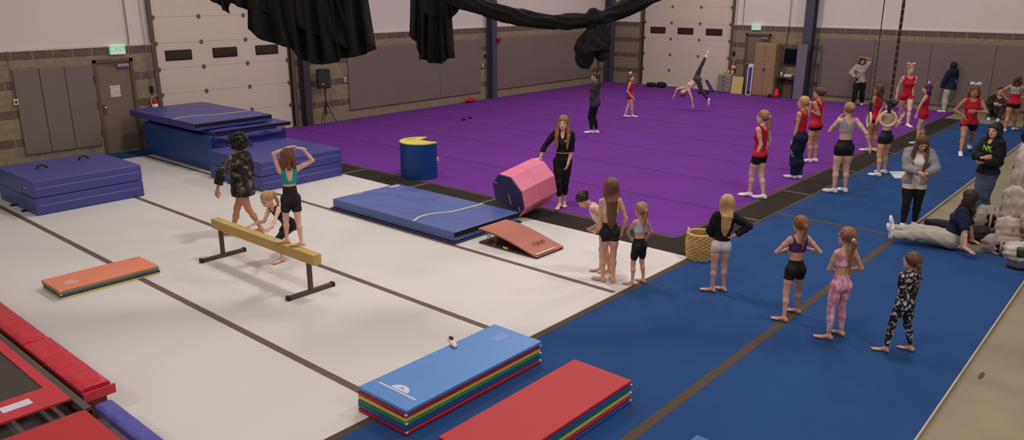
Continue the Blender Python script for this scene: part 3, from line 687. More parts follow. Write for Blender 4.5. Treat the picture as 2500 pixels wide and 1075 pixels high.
# ------------------------------------------------------------------ black draped curtains
m_cur = mat('black_curtain_cloth', rgb(30, 27, 26), .85, noise=.12, nscale=2.0, spec=.12, bump=.1, bscale=9)
CD = 9.6
def cp(px, py, dd=0.0): return AT(px, py, CD+dd)
def curtain(name, cols, parent, fold=.05, nf=9, ny=16, ph=0.0):
    """cols: (x_top, y_top, x_bottom, y_bottom) across; pleated double-sided cloth"""
    bm = bmesh.new(); n = 90; rows = []
    xs = [i/(len(cols)-1) for i in range(len(cols))]
    for i in range(n+1):
        s = i/n; c_ = [np.interp(s, xs, [c[k] for c in cols]) for k in range(4)]; rows.append([])
        for j in range(-8, ny+1):
            t = max(0, j/ny)
            dd = fold*(math.sin(s*nf*2*math.pi+ph+1.2*math.sin(3*t))*(.55+.45*t)+.45*math.sin(s*nf*4.3+2*t+ph))
            px = c_[0]+(c_[2]-c_[0])*t + 2*math.sin(s*nf*2*math.pi+1+ph)*t; py = c_[1]+(c_[3]-c_[1])*t + min(0, j)*42
            rows[-1].append(bm.verts.new(tuple(cp(px, py, dd))))
    for i in range(n):
        for j in range(ny+8): bm.faces.new((rows[i][j], rows[i+1][j], rows[i+1][j+1], rows[i][j+1]))
    q = MB(); q.bm.free(); q.bm = bm; o = q.build(name, m_cur, parent, smooth=True, origin=parent.location if parent else None)
    if parent: o.location = (0, 0, 0)
    so = o.modifiers.new('solid', 'SOLIDIFY'); so.thickness = .008
    return o
dc = empty('draped_curtain', cp(760, -60)); tag(dc, 'wide bunched black curtain hanging over the left roll-up door and wall', 'curtain')
curtain('curtain_cloth', [(605, -90, 603, 70), (625, -90, 640, 98), (660, -90, 690, 112), (690, -90, 713, 120), (715, -90, 740, 148), (740, -90, 765, 156), (760, -90, 790, 158), (790, -90, 826, 151),
        (805, -90, 831, 143), (840, -90, 865, 140), (865, -90, 893, 132), (884, -90, 916, 121)], dc, .09, 8)
curtain('curtain_cloth', [(470, -90, 506, -2), (490, -90, 530, 8), (510, -90, 545, 22), (525, -90, 558, 34), (530, -90, 563, 7), (560, -90, 585, 17), (610, -90, 601, 24), (640, -90, 650, 30)], dc, .06, 5)
curtain('curtain_cloth', [(700, -90, 715, 60), (730, -90, 780, 90), (760, -90, 850, 118), (790, -90, 870, 117), (820, -90, 874, 60)], dc, .05, 3, ph=2)
dc2 = empty('draped_curtain', cp(1055, -40)); tag(dc2, 'narrow bunched black curtain tail hanging beside the swag', 'curtain')
curtain('curtain_cloth', [(1003, -60, 998, 88), (1015, -60, 1012, 98), (1025, -60, 1020, 112), (1027, -60, 1023, 145), (1045, -60, 1042, 147), (1055, -60, 1048, 154), (1075, -60, 1082, 156), (1085, -60, 1089, 144), (1095, -60, 1108, 142)], dc2, .06, 6)
curtain('curtain_cloth', [(1010, -60, 1010, 18), (1050, -60, 1062, 45), (1080, -60, 1098, 66), (1100, -60, 1103, 46), (1115, -60, 1121, 22), (1122, -60, 1123, 6)], dc2, .05, 4, ph=1)
def clothtube(name, path, parent, seg=26, amp=.18, nfold=7, tw=2.0):
    bm = bmesh.new(); rings = []; n = len(path)
    P = []
    K = 10
    for i in range(n-1):
        for k in range(K): 
            t = k/K; P.append([path[i][m_]+(path[i+1][m_]-path[i][m_])*t for m_ in range(3)])
    P.append(list(path[-1]))
    for i, (px, py, r) in enumerate(P):
        c_ = cp(px, py, -.35); a = P[max(0, i-3)]; b = P[min(len(P)-1, i+3)]
        t = np.array([b[0]-a[0], b[1]-a[1]]); t = t/(np.linalg.norm(t)+1e-9); nrm = RT*t[1]+UPV*t[0]; rr = r/FPX*CD
        ring_ = []
        for k in range(seg):
            th = 2*math.pi*k/seg; q_ = rr*(1+amp*math.sin(nfold*th+i*.11*tw+math.sin(i*.3))+.09*math.sin(3*th-i*.23))
            ring_.append(bm.verts.new(tuple(c_+nrm*q_*math.cos(th)+FW*q_*.8*math.sin(th))))
        rings.append(ring_)
    for i in range(len(rings)-1):
        for k in range(seg): bm.faces.new((rings[i][k], rings[i][(k+1) % seg], rings[i+1][(k+1) % seg], rings[i+1][k]))
    bm.faces.new(rings[0][::-1]); bm.faces.new(rings[-1])
    q = MB(); q.bm.free(); q.bm = bm; o = q.build(name, m_cur, parent, smooth=True, origin=parent.location); o.location = (0, 0, 0); return o
sw = empty('curtain_swag', cp(1452, 50)); tag(sw, 'long twisted black curtain swag tied in a big knot', 'curtain')
clothtube('swag_cloth', [(1085, -22, 20), (1130, 2, 19), (1170, 16, 17), (1210, 26, 17), (1260, 42, 18), (1310, 50, 17), (1350, 53, 15), (1390, 54, 17), (1430, 51, 15), (1450, 50, 12)], sw)
clothtube('swag_cloth', [(1448, 52, 12), (1470, 46, 13), (1500, 33, 17), (1540, 12, 19), (1590, -12, 20), (1640, -42, 20), (1760, -120, 20), (1900, -240, 19), (2020, -360, 17)], sw, nfold=5)
clothtube('knot', [(1436, 62, 8), (1440, 52, 19), (1452, 47, 25), (1464, 52, 21), (1470, 60, 10)], sw, nfold=4, amp=.1)
clothtube('tied_tail', [(1452, 60, 16), (1450, 74, 17), (1448, 84, 22), (1444, 100, 30), (1443, 118, 37), (1444, 131, 38), (1446, 137, 34), (1452, 139, 14)], sw, seg=40, nfold=9, amp=.12, tw=.4)
clothtube('tied_tail', [(1466, 62, 10), (1473, 80, 12), (1478, 100, 13), (1474, 118, 13), (1468, 136, 14), (1462, 147, 9)], sw, nfold=3, amp=.15)
cpr = lambda x, y: cp(x, y, -.35)
q = MB().tube([cpr(1461, 146), cpr(1461, 165), cpr(1458, 176), cpr(1455, 186), cpr(1463, 182), cpr(1464, 200), cpr(1466, 214)], .012, 6)
o = q.build('rope', m_rub, sw, origin=sw.location); o.location = (0, 0, 0)

# ------------------------------------------------------------------ wall fittings
def simple(name, q, m, label, cat, parent=None, bevel=0.0, smooth=False, origin=None, group=None):
    o = q.build(name, m, parent, bevel=bevel, smooth=smooth, origin=origin); return tag(o, label, cat, group)
m_cond = mat('conduit_metal', rgb(150, 138, 128), .4, metal=.3)
simple('conduit', MB().tube([(8.02, WALL_Y-.03, 6), (8.02, WALL_Y-.03, 2.5), (8.0, WALL_Y-.03, 2.42), (7.93, WALL_Y-.03, 2.37)], .014, 8), m_cond, 'thin electrical conduit running up from the left exit sign', 'conduit')
simple('pull_rope', MB().tube([(8.36, WALL_Y-.05, 6), (8.36, WALL_Y-.06, 3), (8.38, WALL_Y-.05, 1.45)], .009, 6), m_cond, 'pale door chain left of the left roll-up door, the longer one', 'rope')
simple('pull_rope', MB().tube([(8.46, WALL_Y-.05, 6), (8.46, WALL_Y-.06, 3), (8.43, WALL_Y-.05, 1.5)], .009, 6), m_cond, 'pale door chain nearest to the left roll-up door', 'rope')
simple('cleat', MB().box(8.36, 8.43, WALL_Y-.07, WALL_Y-.005, 1.28, 1.45), m_rub, 'black cleat at the foot of the door chains beside the left roll-up door', 'cleat', bevel=.008)
def outlet(x, y, z, axis, label, drop):
    r = empty('outlet_box', (x, y, z)); tag(r, label, 'outlet box')
    if axis == 'x':
        MB().box(-.04, .04, -.06, -.002, -.06, .06, 0, .006).build('box', m_white, r)
        MB().tube([(0, -.03, .06), (0, -.03, drop)], .008, 6).build('conduit', m_cond, r)
        MB().box(-.02, .02, -.064, -.06, -.03, .03).build('socket_face', m_rub, r)
outlet(5.53, WALL_Y, 1.37, 'x', 'white outlet box with a vertical conduit left of the narrow wall pads', 1.03)
outlet(13.99, WALL_Y, 1.13, 'x', 'white outlet box between the tripod loudspeaker and the long wall pad', .9)
outlet(19.78, WALL_Y, 1.13, 'x', 'white outlet box with conduit just left of the blue-grey column', 1.27)
simple('switch_box', MB().box(19.86, 19.93, WALL_Y-.05, WALL_Y-.002, 1.4, 1.5), m_rub, 'small dark switch box above the outlet beside the blue-grey column', 'switch', bevel=.006)
simple('fire_alarm', MB().box(20.2, 20.34, WALL_Y-.36, WALL_Y-.28, 1.88, 2.03), mat('alarm_red', rgb(150, 20, 36), .4), 'red fire alarm box on the blue-grey column', 'alarm', bevel=.008)
def extinguisher(x, y, z, axis, label):
    r = empty('fire_extinguisher', (x, y, z)); tag(r, label, 'fire extinguisher')
    MB().lathe([(.05, -.25), (.068, -.24), (.068, .08), (.05, .13), (.022, .16)], seg=16).build('tank', mat('extinguisher_red', rgb(176, 24, 30), .3), r, smooth=True)
    MB().lathe([(.0695, -.12), (.0695, .02)], seg=16).build('label_band', m_white, r, smooth=True)
    MB().tube([(0, 0, .15), (0, 0, .2), (.03, -.03, .22)], .012, 6).tube([(.0, -.0, .2), (.09, -.03, .23)], .008, 6).build('valve', m_chrome, r)
    MB().tube([(0, 0, .19), (-.06, -.03, .18), (-.09, -.03, .05), (-.07, -.02, -.1)], .011, 6).build('hose', mat('pale_hose', rgb(196, 190, 140), .6), r)
extinguisher(8.4, WALL_Y-.09, 1.02, 'x', 'red fire extinguisher hanging beside the left roll-up door')
extinguisher(WALL_X-.09, 13.0, .95, 'y', 'red fire extinguisher on the back wall above the drawer cart')
simple('pull_rope', MB().tube([(WALL_X-.05, 13.12, 6), (WALL_X-.05, 13.06, 3), (WALL_X-.05, 13.06, 1.35)], .008, 6), m_cond, 'pale door chain right of the far roll-up door', 'rope')
simple('cleat', MB().box(WALL_X-.06, WALL_X-.004, 13.02, 13.1, 1.3, 1.46), m_rub, 'black cleat at the foot of the chain beside the far roll-up door', 'cleat')
simple('conduit', MB().tube([(WALL_X-.03, 12.82, 6), (WALL_X-.03, 12.82, 2.36), (WALL_X-.03, 12.5, 2.36)], .01, 6), m_cond, 'thin conduit running up beside the far exit sign', 'conduit')
simple('cable', MB().tube([(WALL_X-.04, 11.1, 6), (WALL_X-.04, 11.1, 2.3), (WALL_X-.06, 11.13, 1.75)], .01, 6), m_rub, 'dark cable hanging down the back wall above the cabinet', 'cable')
# loudspeaker on tripod
sp = empty('tripod_stand', (13.08, 18.3, 0)); tag(sp, 'black tripod stand carrying the loudspeaker by the left wall', 'speaker stand')
MB().tube([(0, 0, .25), (0, 0, 1.0)], .017, 8).build('pole', m_rub, sp)
for k, a in enumerate((-.4, 1.7, 3.9)):
    MB().tube([(0, 0, .62), (.28*math.cos(a), .28*math.sin(a)*.8, .012)], .012, 6).build('leg', m_rub, sp)
    MB().tube([(0, 0, .3), (.15*math.cos(a), .15*math.sin(a)*.8, .3)], .007, 6).build('brace', m_rub, sp)
m_spk = mat('loudspeaker_plastic', rgb(44, 42, 44), .55)
ls = empty('loudspeaker', (13.05, 18.3, 1.0), math.radians(-35)); tag(ls, 'black loudspeaker with a small yellow badge on its tripod', 'loudspeaker')
q = MB().prism([(-.16, -.13), (.16, -.13), (.19, -.06), (.12, .14), (-.12, .14), (-.19, -.06)], 0.002, .52); q.build('cabinet', m_spk, ls, bevel=.02)
MB().box(-.14, .14, -.14, -.128, .06, .48).build('grille', mat('speaker_grille', rgb(58, 56, 58), .7, noise=.2, nscale=90), ls, bevel=.01)
MB().box(-.03, .01, -.146, -.139, .1, .14).build('badge', V_yel, ls)
# red cloth by the wall
bm_ = bmesh.new(); q = MB(); q.bm.free(); q.bm = bm_
for cx, cy, r in ((0, 0, .16), (.14, .03, .12), (-.13, .02, .12)): q.sphere((cx, cy, .04), r, (1.1, .7, .5))
o = q.build('red_garment', mat('red_cloth', rgb(200, 30, 50), .8, bump=.6, bscale=20), smooth=True, origin=(0, 0, 0)); tag(o, 'crumpled red garment on the floor at the foot of the long wall pad', 'garment')
p = G(1142, 249); o.location = (p[0], p[1]-.15, .04)
# ---- equipment by the far service door
m_cart = mat('pale_grey_drawers', rgb(168, 156, 148), .5); 
ct = empty('drawer_cart', (WALL_X-.3, 13.15, 0)); tag(ct, 'pale grey plastic drawer cart beside the far roll-up door', 'drawer cart')
MB().box(-.2, .2, -.27, .25, .02, .66).build('body', m_cart, ct, bevel=.01)
for k in range(4):
    d = MB().box(-.215, -.2, -.25, .23, .05+.15*k, .18+.15*k).build('drawer', mat('drawer_front', rgb(150, 138, 132), .4), ct, bevel=.005)
    MB().box(-.23, -.215, -.06, .06, .12+.15*k, .135+.15*k).build('knob', m_rub, d)
def bottle(x, y, z, c, label, h=.2, r=.035):
    b = empty('bottle', (x, y, z)); tag(b, label, 'bottle')
    MB().lathe([(r, .002), (r, h*.7), (r*.4, h*.85), (r*.4, h*.95)], seg=12).build('bottle_body', mat('bottle_%d_%d' % (int(c[0]*99), int(c[2]*99)), c, .3), b, smooth=True)
    MB().lathe([(r*.45, h*.93), (r*.45, h)], seg=12).build('cap', m_white, b, smooth=True)
bottle(WALL_X-.35, 13.2, .665, rgb(210, 205, 100), 'yellow-green bottle on the drawer cart, the left one')
bottle(WALL_X-.32, 13.06, .665, rgb(190, 200, 90), 'green-yellow bottle on the drawer cart, the middle one', .16)
bottle(WALL_X-.3, 12.93, .665, rgb(220, 205, 190), 'white bottle on the drawer cart, the right one', .15, .045)
yb = MB().box(-.02, .02, -.2, .2, 0, .62).build('foam_board', mat('pale_yellow_board', rgb(208, 184, 112), .7), bevel=.006); yb.location = (WALL_X-.56, 12.62, .004); yb.rotation_euler = (0, math.radians(8), 0)
tag(yb, 'pale yellow foam board leaning beside the drawer cart', 'board')
for yy in (-.21,):
    MB().box(-.024, .024, yy-.02, yy+.005, 0, .6).build('toothed_edge', V_yel, yb)
fs = MB().box(-.07, .07, -.04, .04, 0, .5).build('folded_straps', mat('dark_grey_webbing', rgb(70, 66, 82), .8), bevel=.02); fs.location = (WALL_X-.62, 13.5, .01); fs.rotation_euler = (math.radians(-35), 0, 0)
tag(fs, 'dark grey folded chair leaning against the drawer cart', 'folded chair')
# cabinet
cb = empty('storage_cabinet', (WALL_X-.35, 11.62, 0)); tag(cb, 'tall tan two-door storage cabinet in front of the far service door', 'cabinet')
m_cab = mat('tan_cabinet', rgb(158, 126, 94), .55, noise=.03)
MB().box(-.23, .25, -.38, .38, .003, 1.82).build('cabinet_body', m_cab, cb, bevel=.01)
for s in (-1, 1):
    d = MB().box(-.25, -.232, min(s*.006, s*.37), max(s*.006, s*.37), .04, 1.79).build('door', m_cab, cb, bevel=.004)
    q = MB()
    for k in range(4): q.box(-.256, -.249, min(s*.07, s*.31), max(s*.07, s*.31), .1+.43*k, .46+.43*k, 0, .004)
    q.build('raised_panels', m_cab, d)
    MB().box(-.27, -.25, s*.03-.01, s*.03+.01, .88, .98).build('handle', m_rub, d)
wp = MB().box(-.02, .02, -.1, .1, 0, 1.1).build('white_board', m_white, bevel=.004); wp.location = (WALL_X-.62, 12.12, .005); wp.rotation_euler = (0, math.radians(4), 0)
tag(wp, 'narrow white panel with a purple stripe leaning on the tan cabinet', 'board')
MB().box(-.026, -.02, -.06, .06, .12, .98).build('purple_stripe', V_blue, wp); MB().box(-.028, -.02, -.07, .05, .04, .14).build('dark_patch', m_rub, wp)
# tv + shelf
tv = empty('television', (WALL_X-.052, 10.87, 0)); tag(tv, 'black television on the wall between the cabinet and the big steel column', 'television')
MB().box(-.03, .05, -.28, .28, 1.13, 1.66).build('casing', m_rub, tv, bevel=.01); MB().box(-.034, -.03, -.26, .26, 1.16, 1.63).build('screen', mat('black_screen', rgb(18, 18, 24), .15), tv)
sh = empty('shelf_table', (WALL_X-.3, 10.87, 0)); tag(sh, 'dark shelf table below the television', 'table')
MB().box(-.2, .22, -.32, .3, .68, .72).build('tabletop', m_dgrey, sh, bevel=.004)
for a, b in ((-.18, -.28), (-.18, .26), (.18, -.28), (.18, .26)): MB().box(a-.015, a+.015, b-.015, b+.015, .003, .68).build('leg', m_rub, sh)
simple('white_container', MB().box(WALL_X-.46, WALL_X-.2, 10.68, 10.95, .722, .8), m_white, 'white plastic tray on the shelf table below the television', 'tray', bevel=.01)
bottle(WALL_X-.42, 11.05, .722, rgb(225, 220, 215), 'white bottle on the shelf table beside the tray', .17)
bp_ = empty('red_cone_bucket', (WALL_X-.7, 11.05, 0)); tag(bp_, 'red bucket-like jug on the floor edge before the shelf table', 'jug')
MB().lathe([(.09, .003), (.1, .16), (.06, .2), (.055, .3), (.04, .32)], seg=16).build('jug_body', mat('bright_red_plastic', rgb(226, 40, 48), .4), bp_, smooth=True)
MB().tube([(.05, 0, .3), (.12, 0, .28), (.11, 0, .15), (.09, 0, .12)], .012, 6).build('handle', MATS['bright_red_plastic'], bp_, smooth=True)
simple('small_black_bottle', MB().lathe([(.06, 0), (.07, .06), (.03, .12), (.02, .14)], (WALL_X-.72, 11.28, .003), 12), m_rub, 'small black kettlebell-like object at the cabinet foot', 'weight', smooth=True)
gp = MB().box(-.035, .035, -.17, .17, 0, 1.84).build('upright_pad', mat('grey_violet_vinyl', rgb(120, 110, 122), .5), bevel=.01); gp.location = (WALL_X-.58, 10.35, .004); gp.rotation_euler = (0, math.radians(2), 0)
tag(gp, 'tall grey pad standing upright against the big steel column', 'column pad')
gs = MB().box(-.02, .02, -.03, .03, 0, 2.02).build('upright_bar', m_dgrey, bevel=.004); gs.location = (WALL_X-.35, 9.98, .004); gs.rotation_euler = (0, math.radians(3), 0)
tag(gs, 'thin dark upright bar right of the big steel column', 'bar')
# dark bags by the far roll-up door
def bag(name, loc, sz, m, label, cat='bag', seed=0, rz=0.0, cover=None, strap=None):
    r = empty(name, loc, rz); tag(r, label, cat); rnd = random.Random(seed)
    bm = bmesh.new(); bmesh.ops.create_icosphere(bm, subdivisions=4, radius=1.0)
    for v in bm.verts:
        n = v.co.normalized(); k = 1+.05*abs(math.sin(9*n.x+7*n.y+3*n.z+seed))+.10*math.sin(5*n.x+seed)*math.sin(6*n.y+2*seed)+.06*math.sin(11*n.z+3*n.x+seed)+.04*math.sin(19*n.x-13*n.y+seed)
        e = 3.0
        s_ = (abs(n.x)**e+abs(n.y)**e+abs(n.z)**e)**(-1/e)
        v.co = Vector((n.x*s_*k*sz[0]/2, n.y*s_*k*sz[1]/2, max(.003, (n.z*s_*k*.5+.5)*sz[2])))
    q = MB(); q.bm.free(); q.bm = bm; body = q.build('bag_body', m, r, smooth=True)
    if cover is not None:
        cx_ = -sz[0]*.40; q = MB(); n = 28
        f = MB().sphere((cx_, 0, sz[2]*.50), 1, (sz[0]*.16, sz[1]*.30, sz[2]*.34)); f.build('mesh_panel', cover, r, smooth=True)
        MB().tube([(cx_-sz[0]*.10, sz[1]*.315*math.cos(t), sz[2]*(.50+.355*math.sin(t))) for t in [2*math.pi*k/n for k in range(n+1)]], .017, 6, False).build('panel_frame', strap or m_bgrey, r, smooth=True)
        MB().tube([(cx_-sz[0]*.14, 0, sz[2]*.86), (cx_-sz[0]*.17, 0, sz[2]*.5), (cx_-sz[0]*.14, 0, sz[2]*.14)], .02, 6).build('panel_strap', strap or m_bgrey, r, smooth=True)
    if strap is not None:
        for s in (-1, 1):
            MB().tube([(sz[0]*.1, s*sz[1]*.2, sz[2]*.98), (-sz[0]*.4, s*sz[1]*.22, sz[2]*1.02), (-sz[0]*.58, s*sz[1]*.25, sz[2]*.6), (-sz[0]*.5, s*sz[1]*.3, sz[2]*.1)], .018, 6).build('strap', strap, r, smooth=True)
    return r
m_bk = mat('black_nylon', rgb(34, 32, 36), .7, bump=.4, bscale=14)
p = G(1604, 209); bag('duffel_bag', (p[0]-.45, p[1], 0), (.3, .34, .16), m_bk, 'small black bag before the far roll-up door, the left one', seed=1)
p = G(1629, 211); bag('duffel_bag', (p[0]-.45, p[1], 0), (.3, .34, .2), m_bk, 'small black bag before the far roll-up door, the right one', seed=2)
p = G(1752, 222); bag('duffel_bag', (p[0]-1.1, p[1], 0), (.22, .4, .1), m_bk, 'flat dark garment heap near the flipping person', seed=3, cat='garment')
# ---- bags at the right edge
m_bgrey = mat('light_grey_nylon', rgb(160, 146, 138), .7, noise=.15, nscale=7, bump=.6, bscale=12)
m_bwht = mat('whitish_plastic_bag', rgb(196, 178, 166), .5, noise=.22, nscale=9, bump=.8, bscale=16)
m_bdark = mat('dark_mesh_panel', rgb(30, 25, 24), .8, spec=.15)
m_bpink = pattern('pink_white_cloth', rgb(190, 172, 160), rgb(186, 128, 128), rgb(120, 66, 66), 16, t1=.6, t2=.70)
def bagat(px, py, z, *a, **k):
    p = G(px, py, z); return bag(a[0], (p[0], p[1], z), *a[1:], **k)
th = math.radians(41.1-18)
bagat(2406, 566, FT, 'backpack', (.28, .36, .40), m_bgrey, 'grey backpack with black mesh panel standing behind the seated person', 'backpack', seed=4, rz=th, cover=m_bdark, strap=m_bgrey)
bagat(2384, 594, FT, 'tote_bag', (.24, .30, .26), m_bk, 'black soft bag right beside the seated person\'s back', seed=5, rz=th)
bagat(2440, 622, FT+.0, 'backpack', (.28, .44, .28), m_bgrey, 'light grey backpack with dark opening lying at the front of the bag pile', 'backpack', seed=6, rz=th-.25, cover=m_bdark, strap=m_bgrey)
bagat(2456, 583, FT, 'plastic_bag', (.24, .30, .34), m_bpink, 'white and pink plastic bag in the middle of the bag pile', seed=7, rz=th)
bagat(2466, 546, FT, 'plastic_bag', (.30, .34, .60), m_bwht, 'tall whitish bag with a peaked top at the back of the pile', seed=8, rz=th)
bagat(2502, 520, FT, 'plastic_bag', (.40, .5, .80), m_bgrey, 'highest pale grey bag heap at the right edge', seed=9, rz=th, cover=m_bdark)
bagat(2482, 638, FT, 'plastic_bag', (.30, .36, .26), m_bwht, 'whitish crumpled bag at the front right of the pile', seed=10, rz=th)
bagat(2520, 584, FT, 'plastic_bag', (.30, .34, .50), m_bpink, 'pale pink patterned bag cut by the right edge', seed=11, rz=th)
bagat(2507, 455, FT, 'duffel_bag', (.45, .5, .80), m_bwht, 'pale draped bag hanging off a chair at the right edge', seed=12, rz=th)
p = G(2478, 655); bag('dark_garment', (p[0]+.05, p[1]-.05, .001), (.25, .3, .05), m_bk, 'small dark garment on the blue floor below the bag pile', 'garment', seed=13)
p = G(2302, 556, FT); bag('jacket', (p[0]+.05, p[1]-.02, FT), (.26, .56, .1), mat('navy_cloth', rgb(34, 32, 44), .8, bump=.5, bscale=9), 'dark navy jacket spread on the concrete behind the seated person', 'jacket', seed=14, rz=math.radians(10))
simple('green_cup', MB().lathe([(.05, 0), (.06, .1), (.062, .12)], tuple(G(2492, 628, .26)), 14), mat('dark_green_plastic', rgb(60, 74, 50), .5), 'dark green container lying on the bag pile at the right edge', 'container', smooth=True)
# paper on the floor
P4 = [G(2170, 419), G(2184, 436), G(2214, 436), G(2210, 419)]
q = MB(); vs = [q.bm.verts.new((a[0], a[1], .003)) for a in P4]; vs2 = [q.bm.verts.new((a[0], a[1], .005)) for a in P4]
q.bm.faces.new(vs[::-1]); q.bm.faces.new(vs2)
for i in range(4): q.bm.faces.new((vs[i], vs[(i+1) % 4], vs2[(i+1) % 4], vs2[i]))
tag(q.build('paper_sheet', mat('white_sheet', rgb(214, 206, 214), .6)), 'white sheet lying on the blue floor behind the person in the grey hoodie', 'paper')
# leftover stain marks on concrete
tag(MB().prism([(.0+.06*math.cos(t)*1.6, .022*math.sin(t)) for t in [2*math.pi*k/14 for k in range(14)]], 0, .002, Matrix.Translation(tuple(G(2396, 918, FT)))).build('floor_stain', mat('dark_stain', rgb(92, 80, 58), .9)), 'small dark spot on the foreground concrete', 'stain')
# ------------------------------------------------------------------ people
# Bodies are grown as one smooth surface from a posed skeleton (signed distance field, meshed with surface nets).
def nrm(v):
    v = np.array(v, float); return v/(np.linalg.norm(v)+1e-12)
class Field:
    def __init__(s, lo, hi, h):
        s.h = h; s.lo = np.array(lo, float)-3*h; n = np.ceil((np.array(hi)-s.lo)/h).astype(int)+4
        s.n = n; s.F = np.full(tuple(n), .2, np.float32)
        s.ax = [(s.lo[i]+h*np.arange(n[i])).astype(np.float32) for i in range(3)]
    def sub(s, lo, hi):
        a = np.clip(np.floor((lo-s.lo)/s.h).astype(int), 0, s.n-1); b = np.clip(np.ceil((hi-s.lo)/s.h).astype(int)+1, 1, s.n)
        if np.any(b <= a): return None
        sl = tuple(slice(a[i], b[i]) for i in range(3))
        return sl, np.meshgrid(s.ax[0][sl[0]], s.ax[1][sl[1]], s.ax[2][sl[2]], indexing='ij', sparse=True)
    def comb(s, sl, d, k):
        A = s.F[sl]
        if k <= 0: s.F[sl] = np.minimum(A, d); return
        hh = np.maximum(k-np.abs(A-d), 0)/k; s.F[sl] = np.minimum(A, d)-hh*hh*(k*.25)
    def prim(s, p, grow=0.0):
        kind = p['t']; k = p.get('k', .02); pad = k+grow+2.5*s.h
        if kind == 'c':
            a, b = p['a'], p['b']; ra, rb = p['ra']+grow, p['rb']+grow; r = max(ra, rb)+pad
            q = s.sub(np.minimum(a, b)-r, np.maximum(a, b)+r)
            if q is None: return
            sl, (X, Y, Z) = q; ba = b-a; L2 = max(float(ba@ba), 1e-9)
            hh = np.clip(((X-a[0])*ba[0]+(Y-a[1])*ba[1]+(Z-a[2])*ba[2])/L2, 0, 1)
            d = np.sqrt((X-a[0]-hh*ba[0])**2+(Y-a[1]-hh*ba[1])**2+(Z-a[2]-hh*ba[2])**2)-(ra+(rb-ra)*hh)
        else:
            c, R = p['c'], p['r']+grow; A = p['A']     # A rows = axes
            r = R.max()+pad; q = s.sub(c-r, c+r)
            if q is None: return
            sl, (X, Y, Z) = q; x, y, z = X-c[0], Y-c[1], Z-c[2]
            u = [(x*A[i][0]+y*A[i][1]+z*A[i][2])/R[i] for i in range(3)]
            k0 = np.sqrt(u[0]**2+u[1]**2+u[2]**2)+1e-6; k1 = np.sqrt((u[0]/R[0])**2+(u[1]/R[1])**2+(u[2]/R[2])**2)+1e-6
            d = k0*(k0-1)/k1
        for (pt, n) in p.get('clip', ()):       # keep side where (x-pt).n < 0
            d = np.maximum(d, (X-pt[0])*n[0]+(Y-pt[1])*n[1]+(Z-pt[2])*n[2])
        s.comb(sl, d, k)
    def cut_prim(s, p, k=.006):
        G2 = Field.__new__(Field); G2.h = s.h; G2.lo = s.lo; G2.n = s.n; G2.ax = s.ax
        G2.F = np.full(tuple(s.n), .2, np.float32); q = dict(p); q['k'] = 0; G2.prim(q)
        s.F = np.maximum(s.F, -G2.F)
    def plane(s, pt, n):
        X, Y, Z = np.meshgrid(*s.ax, indexing='ij', sparse=True)
        s.F = np.maximum(s.F, ((X-pt[0])*n[0]+(Y-pt[1])*n[1]+(Z-pt[2])*n[2]).astype(np.float32))
    def wrinkle(s, amp, f, seed=0.0):
        X, Y, Z = np.meshgrid(*s.ax, indexing='ij', sparse=True)
        s.F = s.F + (amp*(np.sin(f*Z+3*np.sin(f*.35*X+seed)+2*np.sin(f*.3*Y+seed*2))*np.sin(f*.55*(X+Y)+seed)+.5*np.sin(1.9*f*(Z+.6*X-.5*Y)+seed))).astype(np.float32)
    def mesh(s):
        F = s.F; I = F < 0; h = s.h; c = np.zeros(tuple(s.n-1), np.int8)
        acc = np.zeros(tuple(s.n-1)+(3,), np.float32); cnt = np.zeros(tuple(s.n-1), np.float32)
        cs = [slice(0, -1), slice(1, None)]
        for ax in range(3):
            a = [slice(None)]*3; b = [slice(None)]*3; a[ax] = slice(0, -1); b[ax] = slice(1, None)
            fa, fb = F[tuple(a)], F[tuple(b)]; cr = (fa < 0) != (fb < 0)
            t = np.where(cr, fa/(fa-fb+1e-12), 0).astype(np.float32)
            o1, o2 = [i for i in range(3) if i != ax]
            for i in (0, 1):
                for j in (0, 1):
                    sl = [slice(None)]*3; sl[o1] = cs[i]; sl[o2] = cs[j]; sl = tuple(sl)
                    m_ = cr[sl]; cnt += m_; acc[..., ax] += t[sl]
                    acc[..., o1] += m_*i; acc[..., o2] += m_*j
        has = cnt > 0; idx = np.full(has.shape, -1, np.int32); idx[has] = np.arange(int(has.sum()))
        ijk = np.argwhere(has); V = s.lo+h*(ijk+acc[has]/cnt[has][:, None])
        Q = []
        for ax in range(3):
            a = [slice(None)]*3; b = [slice(None)]*3; a[ax] = slice(0, -1); b[ax] = slice(1, None)
            fa, fb = I[tuple(a)], I[tuple(b)]; o1, o2 = [(1, 2), (2, 0), (0, 1)][ax]
            e = np.argwhere(fa != fb); e = e[(e[:, o1] > 0) & (e[:, o2] > 0)]
            if len(e) == 0: continue
            fl = fa[tuple(e.T)]
            def cell(d1, d2):
                q = e.copy(); q[:, o1] -= d1; q[:, o2] -= d2
                q = np.minimum(q, np.array(idx.shape)-1); return idx[tuple(q.T)]
            quad = np.stack([cell(1, 1), cell(0, 1), cell(0, 0), cell(1, 0)], 1)
            quad[~fl] = quad[~fl][:, ::-1]; Q.append(quad)
        Q = np.concatenate(Q) if Q else np.zeros((0, 4), int)
        return V, Q[(Q >= 0).all(1)]
